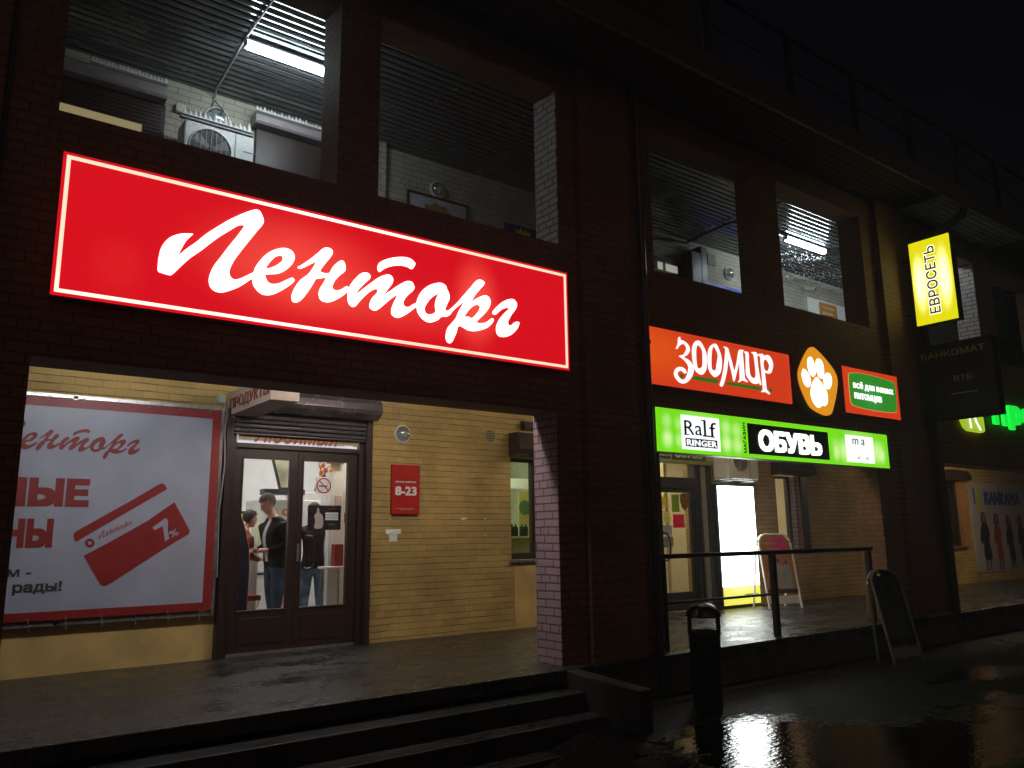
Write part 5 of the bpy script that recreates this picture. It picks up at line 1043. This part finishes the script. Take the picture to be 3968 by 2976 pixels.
brn = plain('dark_brown_padded_jacket', (.026, .017, .015), .6, var=.6, scale=14, bump=1.0); sh_ = plain('black_shoes', (.02, .02, .02), .5)
for q in (blk, brn): q.node_tree.nodes['Principled BSDF'].inputs['Specular IOR Level'].default_value = .12
person('man in black jacket and jeans looking down at his hands behind the door glass', 3.765, 3.8, 1.81, 190, dict(skin=SKIN, top=blk, leg=jeans, shoe=sh_), lean=.07, bow=.045, bulk=1.36, pitch=.55, shirt=plain('pale_shirt', (.45, .43, .42), .8))
person('person in dark red jacket and black trousers mostly hidden behind the man', 3.47, 4.28, 1.62, 12, dict(skin=SKIN, top=red_, leg=plain('black_trousers', (.015, .015, .018), .7), shoe=sh_), lean=.04, bow=.04, hair=plain('dark_hair', (.03, .02, .015), .6), bulk=.95)
person('person in brown padded jacket and faded jeans seen from behind', 4.36, 4.05, 1.72, 75, dict(skin=SKIN, top=brn, leg=jeans2, shoe=sh_), arms='low', bulk=1.15, stride=.04)

# ------------------------------------------------------------------ second bay : light box, boards, stickers
S = thing('light_panel', 'glaring white upright light box with a yellow foot beside the narrow door', 'light box', (11.57, 2.75, ZF))
a = MB(); a.box(11.03, 12.10, 2.70, W-.002, ZF+.03, .83); part('case', a, M['darkmetal'], S, bevel=.008)
a = MB(); a.box(11.07, 12.06, 2.692, 2.70, -.90, .80); part('white_face', a, glow('glaring_white_face', (.93, 1, .97), 6.0), S)
a = MB(); a.box(11.075, 12.065, 2.692, 2.70, ZF+.045, -.901); YF = part('yellow_face', a, glow('lit_yellow_foot', (.85, .83, .10), 1.0, (1, 1, .5), [((11.5, 2.69, -.86), (.8, .3, .25), .9)]), S)
text('lettering', 'ЕВРОСЕТЬ', (11.62, 2.688, -1.085), FX, FZ, .40, .05, M['dark_text'], S, bold=.02)
a = MB(); a.ball((11.93, 2.69, .18), .018, 8, 6); part('lock', a, M['grey'], S)
S = thing('shop_sign', 'dull olive unlit shoe shop sign above the narrow door', 'sign', (10.4, 2.75, 1.2))
a = MB(); a.box(9.45, 11.22, 2.70, W-.05, 1.14, 1.56); part('sign_box', a, plain('olive_board', (.17, .20, .05), .5), S, bevel=.004)
a = MB(); a.box(9.98, 10.80, 2.695, 2.70, 1.205, 1.5); part('dark_panel', a, plain('dark_green_panel', (.03, .05, .03), .5), S)
text('lettering', 'ОБУВЬ', (10.03, 2.69, 1.235), FX, FZ, .70, .17, plain('dull_white_letters', (.40, .44, .38), .5), S, bold=.04)
a = MB(); a.box(9.62, 9.96, 2.695, 2.70, 1.19, 1.275); part('label_block', a, plain('grey_lilac_block', (.28, .28, .3), .5), S)
text('lettering', 'RINGER', (9.65, 2.69, 1.205), FX, FZ, .29, .05, M['dark_text'], S, bold=.02)
a = MB(); a.box(10.83, 11.18, 2.695, 2.70, 1.22, 1.5); part('pink_block', a, plain('pinkish_block', (.40, .32, .30), .5), S)
yv = W+.040
for x0, x1, z0, z1, col, lab in ((10.085, 10.27, .35, .635, (.28, .42, .05), 'green paper notice on the glass of the narrow door'), (10.10, 10.375, .09, .31, (.75, .03, .16), 'pink paper square on the glass of the narrow door'),
                                 (9.82, 9.96, .42, .60, (.75, .62, .12), 'yellow paper notice at the left edge of the narrow door glass'), (9.84, 10.06, -.02, .14, (.45, .45, .48), 'grey printed sheet on the narrow door glass'), (9.85, 10.08, -.22, -.05, (.38, .38, .42), 'lower grey printed sheet by the handle of the narrow door'), (9.87, 10.04, .18, .36, (.70, .66, .30), 'pale yellow price sheet in the middle of the narrow door glass')):
    a = MB(); a.box(x0, x1, yv, yv+.003, z0, z1)
    o_ = solo('paper_notice', a, sheet('paper_'+str(int(x0*100)), col), ((x0+x1)/2, yv, z0), lab, 'paper', 'papers on the narrow door glass')
    a = MB(); zz = z1-.035
    while zz > z0+.02: a.box(x0+.02, x1-.02-random.random()*.04, yv-.001, yv-.0002, zz, zz+.006); zz -= .022
    part('print_lines', a, plain('print_tone', [c*.45 for c in col], .6), o_)
fs = [(10.30, .64), (10.40, .665), (10.51, .64), (10.51, .52), (10.47, .43), (10.40, .37), (10.33, .43), (10.295, .52)]
a = MB(); a.prism(fs, 'y', yv-.002, yv+.003); S = solo('shield_sticker', a, sheet('brown_shield', (.26, .13, .03)), (10.4, yv, .37), 'brown shield shaped sticker on the narrow door glass', 'sticker')
# stock seen inside the shoe shop
S = thing('stock_shelf', 'shelf of pale boxes inside the shoe shop behind the narrow door', 'shelf', (10.1, 4.9, ZF))
a = MB(); a.box(9.3, 10.35, 4.7, 5.1, .28, .30); a.box(9.3, 10.35, 4.7, 5.1, -.12, -.10); a.box(10.35, 10.38, 4.7, 5.1, ZF, .9); part('frame', a, M['white'], S)
for k, (x0, z0, col) in enumerate(((9.8, .305, (.7, .6, .1)), (10.02, .305, (.75, .75, .7)), (9.85, -.095, (.4, .4, .42)), (10.05, -.095, (.65, .6, .2)), (9.7, -.095, (.3, .3, .33)))):
    a = MB(); a.box(x0, x0+.18, 4.72, 5.0, z0, z0+.18+.03*(k % 2)); part('box', a, plain('stock_box_%d' % k, col, .6), S, bevel=.004)

def aboard(name_label, feet_l, feet_r, topz, cols, ln, pink, group, zf, lean=.28, spread=2.):
    A_, B_ = Vector(feet_l), Vector(feet_r); r_ = (B_-A_).normalized(); wdt = (B_-A_).length; nrm = r_.cross(FZ); h = topz-zf   # nrm = towards viewer
    t = thing('advertising_board', name_label, 'A-board', tuple((A_+B_)/2-nrm*.2), group)
    up2 = (FZ*h-nrm*lean).normalized(); L = math.hypot(h, lean); rad = .16
    fr = [A_]+[A_+up2*(L-rad)]+[A_+r_*(rad-rad*math.cos(q))+up2*(L-rad+rad*math.sin(q)) for q in (R(22), R(45), R(68), R(90))]+[B_-r_*(rad-rad*math.cos(q))+up2*(L-rad+rad*math.sin(q)) for q in (R(90), R(68), R(45), R(22))]+[B_+up2*(L-rad)]+[B_]
    a = MB(); a.tube(fr, .018, 8); part('frame', a, cols[0], t, smooth=True)
    bk = [Vector(p) for p in fr]; top = A_*0
    back = []
    for p in fr:
        q = p-A_; hz = q.z; back.append(p+(-nrm)*(spread*(lean*(1-hz/h)))+(-nrm)*.03)
    a = MB(); a.tube(back, .018, 8); part('rear_frame', a, cols[0], t, smooth=True)
    def pt(u, v, d=0): return A_+r_*(u*wdt)+up2*(v*L)+nrm*d
    def quad(nm_, u0, u1, v0, v1, d, mat, th=.004):
        a = MB(); a.hull([pt(u0, v0, d), pt(u1, v0, d), pt(u1, v1, d), pt(u0, v1, d)], [pt(u0, v0, d-th), pt(u1, v0, d-th), pt(u1, v1, d-th), pt(u0, v1, d-th)]); return part(nm_, a, mat, t)
    prof = [pt(.03, .20), pt(.97, .20), pt(.97, .87), pt(.90, .95), pt(.78, .985), pt(.22, .985), pt(.10, .95), pt(.03, .87)]
    a = MB(); a.hull([p for p in prof], [p-nrm*.006 for p in prof]); part('panel', a, cols[1], t)
    quad('lower_panel', .03, .97, .06, .17, 0, cols[2])
    quad('dark_band', .03, .97, .20, .26, .003, cols[3], .002)
    def fig(u, v0, v1, wd, mat, hm):
        pts = [pt(u-wd, v0, .005), pt(u+wd, v0, .005), pt(u+wd*.8, v0+(v1-v0)*.45, .005), pt(u+wd*.95, v0+(v1-v0)*.7, .005), pt(u+wd*.3, v0+(v1-v0)*.82, .005), pt(u-wd*.3, v0+(v1-v0)*.82, .005), pt(u-wd*.95, v0+(v1-v0)*.7, .005), pt(u-wd*.8, v0+(v1-v0)*.45, .005)]
        a = MB(); a.hull(pts, [p-nrm*.001 for p in pts]); part('printed_figure', a, mat, t)
        c = pt(u, v0+(v1-v0)*.9, .006); a = MB(); a.v = [c+r_*(wd*.35*wdt*math.cos(q))+up2*(.045*math.sin(q)) for q in (2*math.pi*k/12 for k in range(12))]; a.f = [tuple(range(12))]; part('printed_head', a, hm, t)
    fig(.26, .26, .58, .14, cols[4], cols[6]); fig(.50, .26, .68, .13, cols[5], cols[6]); fig(.74, .26, .66, .13, cols[4], cols[6])
    if ln:
        text('lettering', ln[0], tuple(pt(.14, .855, .006)), r_, up2, .26, .055, cols[7], t, bold=.02); text('lettering', ln[1], tuple(pt(.22, .79, .006)), r_, up2, .22, .035, cols[7], t, bold=.02)
        text('lettering', ln[2], tuple(pt(.45, .715, .006)), r_, up2, .26, .035, cols[7], t, bold=.02)
    if pink: quad('pink_note', .36, .84, .76, .95, .010, plain('pink_note_paper', (.68, .05, .25), .6), .003)
    return t
cols = [M['white'], plain('orange_poster', (.46, .17, .03), .5, var=.3, scale=4), M['white'], plain('dark_brown_band', (.06, .03, .02), .6), plain('grey_blue_print', (.30, .36, .40), .6), plain('grey_beige_print', (.40, .38, .30), .6), plain('brown_print', (.10, .06, .04), .6), plain('yellowish_text', (.6, .5, .35), .6)]
aboard('orange advertising board with a pink note on it standing in front of the tall window', (11.55, 2.15, ZF), (12.13, 1.93, ZF), -.04, cols, ('Супер', 'мода', 'обувь'), True, 'folding advertising boards', ZF, lean=.22)
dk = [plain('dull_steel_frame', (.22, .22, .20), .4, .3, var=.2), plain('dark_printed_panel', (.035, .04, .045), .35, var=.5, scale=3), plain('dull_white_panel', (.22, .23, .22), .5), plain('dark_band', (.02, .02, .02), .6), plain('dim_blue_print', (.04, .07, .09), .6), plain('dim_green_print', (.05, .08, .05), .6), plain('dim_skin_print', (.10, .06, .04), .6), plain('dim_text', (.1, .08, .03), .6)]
T2 = aboard('dark advertising board with silvery frame standing on the street by the railing end', (10.05, -.72, ZG), (10.60, -.80, ZG), -.52, dk, None, False, 'folding advertising boards', ZG, lean=.26, spread=.8)
a = MB(); a.tube([(10.18, -.52, -.62), (10.30, -.50, -.545), (10.45, -.50, -.56), (10.52, -.52, -.66), (10.45, -.54, -.76), (10.30, -.55, -.77)], .05, 8)
hm_ = solo('plastic_bag', a, plain('glossy_black_plastic', (.015, .015, .015), .12), (10.35, -.52, -.66), 'glossy dark plastic bag tied over the top of the street advertising board', 'bag', smooth=True)

# railing
S = thing('railing', 'black metal railing along the edge of the raised walkway', 'railing', (8.7, -.02, ZF))
a = MB(); a.box(6.60, 10.98, -.055, .005, -.275, -.222); part('handrail', a, M['darkmetal'], S, bevel=.008)
a = MB(); a.box(6.60, 8.62, -.035, -.015, -.765, -.735); part('middle_rail', a, M['darkmetal'], S, bevel=.004)
for x in (6.66, 8.66, 10.88):
    a = MB(); a.box(x-.035, x+.035, -.06, .01, ZF+.0, -.276); part('post', a, M['darkmetal'], S, bevel=.006)
# litter bin
S = thing('litter_bin', 'black litter bin with domed lid on open posts standing in the street before the railing', 'bin', (6.27, -.9, ZG))
a = MB(); a.lathe([(.125, 0), (.14, .02), (.15, .70), (.158, .712), (.155, .72), (.135, .70), (.12, .05), (.01, .05)], (6.27, -.9, ZG), 24, cap=False); part('body', a, M['darkmetal'], S, smooth=True)
for k in range(2):
    q = R(130)+k*math.pi; a = MB(); px, py = 6.27+.135*math.cos(q), -.9+.135*math.sin(q); a.tube([(px, py, ZG+.69), (px, py, ZG+.88)], .021, 8); part('post', a, M['darkmetal'], S)
a = MB(); a.lathe([(.155, .85), (.17, .862), (.155, .91), (.11, .955), (.04, .98), (.005, .985)], (6.27, -.9, ZG), 28); part('lid', a, plain('glossy_black_lid', (.02, .02, .02), .14), S, smooth=True)
# rain pipes
def pipe(x, z0, z1, label):
    t = thing('rain_pipe', label, 'drainpipe', (x, -.14, z0), 'metal rain pipes on the facade')
    a = MB(); a.tube([(x, -.17, z0), (x, -.17, z1)], .045, 14); part('pipe', a, M['darkmetal'], t, smooth=True)
    zz = z0+.5
    while zz < z1: a = MB(); a.tube([(x, -.17, zz), (x, -.17, zz+.03)], .058, 14); a.box(x-.01, x+.01, -.12, -.0, zz, zz+.03); part('clamp', a, M['darkmetal'], t); zz += 1.6
    return t
pipe(6.42, ZG+.05, 5.28, 'slim metal rain pipe between the red sign and the pet shop sign')
a = MB(); a.tube([(.25, -.02, -1.2), (.25, -.02, 5.2)], .012, 6)
solo('facade_cable', a, M['cable'], (.25, -.02, -1.2), 'thin dark cable running up the facade left of the long red sign', 'cable')
t = thing('rain_pipe', 'thick dark slanting rain pipe from the eave behind the yellow sign', 'drainpipe', (13.2, -.3, 4.0))
a = MB(); a.tube([(13.75, -.72, 5.40), (13.70, -.68, 5.22), (13.15, -.22, 4.72), (13.05, -.14, 4.5), (13.05, -.14, 2.0), (13.05, -.14, ZG+.1)], .065, 12); part('pipe', a, M['darkmetal'], t, smooth=True)
# roof railing and panel
S = thing('roof_railing', 'thin dark railing along the roof edge against the night sky', 'railing', (12, -.75, 5.6))
a = MB(); a.box(7.12, 29, -.78, -.73, 6.53, 6.58); part('top_rail', a, M['darkmetal'], S)
a = MB(); a.box(7.12, 29, -.765, -.745, 6.05, 6.08); part('middle_rail', a, M['darkmetal'], S)
for k, x in enumerate((7.12, 8.78, 10.37, 11.95, 13.5, 15.1, 16.7, 18.3, 19.9, 21.5, 23.1)):
    a = MB(); a.box(x-.04, x+.04, -.79, -.72, 5.52, 6.53); part('post', a, M['darkmetal'], S)
S = thing('roof_board', 'dark greenish board standing on the roof edge at the top of the picture', 'board', (5, -.7, 5.6))
a = MB(); a.box(-3, 7.06, -.72, -.66, 5.62, 8.2); part('panel', a, plain('dark_green_mesh', (.03, .04, .03), .8), S)
for x in (-2.9, 0, 3.5, 7.03):
    a = MB(); a.box(x-.04, x+.04, -.655, -.6, 5.52, 8.2); part('post', a, M['darkmetal'], S)

# third bay : fashion poster
S = thing('poster', 'wide pale fashion poster of four standing figures in long coats on the right wall', 'poster', (22.2, W, .0))
a = MB(); a.box(20.72, 25.2, W-.02, W-.002, -1.03, 1.15); part('sheet', a, plain('lilac_white_sheet', (.42, .38, .40), .5, var=.2, scale=1.5), S)
a = MB(); a.box(20.92, 21.0, W-.024, W-.0205, .62, 1.0); part('blue_mark', a, plain('blue_print', (.02, .06, .30), .5), S)
a = MB(); a.box(21.08, 21.32, W-.024, W-.0205, .42, 1.02); part('lime_mark', a, plain('lime_print', (.42, .48, .05), .5), S)
text('lettering', 'KANKAMA', (21.5, W-.024, .60), FX, FZ, 2.1, .34, plain('blue_lettering', (.02, .07, .32), .5), S, bold=.05)
coats = [plain('black_coat_print', (.02, .02, .025), .6), plain('orange_red_coat_print', (.34, .06, .02), .6), plain('dark_brown_coat_print', (.05, .03, .035), .6), plain('dark_grey_coat_print', (.05, .05, .055), .6)]
face = plain('face_print', (.30, .17, .12), .6); hp = plain('hair_print', (.06, .03, .02), .6); lg = plain('leg_print', (.08, .07, .07), .6)
for k, (cx, z1_, w_) in enumerate(((21.35, .42, .30), (22.05, .40, .25), (22.75, .36, .25), (23.45, .36, .25))):
    zh = z1_; zb = -1.0
    fill('printed_coat', [[(cx-w_*.35, zh-.28), (cx-w_*.7, zh-.36), (cx-w_, zh-.62), (cx-w_*.8, zh-.78), (cx-w_*.5, zh-.72), (cx-w_*.55, zh-1.12), (cx+w_*.75, zh-1.12), (cx+w_*.55, zh-.72), (cx+w_*.75, zh-.5), (cx+w_*.5, zh-.33), (cx+w_*.25, zh-.27)]], W-.024, coats[k], S, th=.002)
    fill('printed_hair', [[(cx-.14, zh-.28), (cx-.15, zh-.08), (cx-.05, zh+.0), (cx+.07, zh-.03), (cx+.12, zh-.14), (cx+.10, zh-.29)]], W-.022, hp, S, th=.001)
    fill('printed_face', [[(cx-.06, zh-.20), (cx-.06, zh-.08), (cx, zh-.05), (cx+.06, zh-.09), (cx+.05, zh-.20), (cx, zh-.25)]], W-.0245, face, S, th=.001)
    for sx_ in (-.3, .35):
        fill('printed_leg', [[(cx+w_*sx_-.04, zh-1.12), (cx+w_*sx_+.05, zh-1.12), (cx+w_*sx_+.04, zb+.06), (cx+w_*sx_+.07, zb), (cx+w_*sx_-.05, zb+.02), (cx+w_*sx_-.03, zb+.1)]], W-.023, lg, S, th=.001, sm=False)

# thin haze volume added to lift the shadows and spread glow round the signs
hz = bpy.data.materials.new('shadow_lift_haze'); hz.use_nodes = True; hn = hz.node_tree.nodes; hn.remove(hn['Principled BSDF'])
vv = hn.new('ShaderNodeVolumePrincipled'); vv.inputs['Density'].default_value = .0038; vv.inputs['Color'].default_value = (.88, .92, 1, 1); vv.inputs['Anisotropy'].default_value = .55
hz.node_tree.links.new(vv.outputs[0], hn['Material Output'].inputs['Volume'])
a = MB(); a.box(-50, 100, -60, 65, ZL-1.4, 9.5); solo('haze', a, hz, (0, 0, ZL-1.4), None, None, kind='stuff')
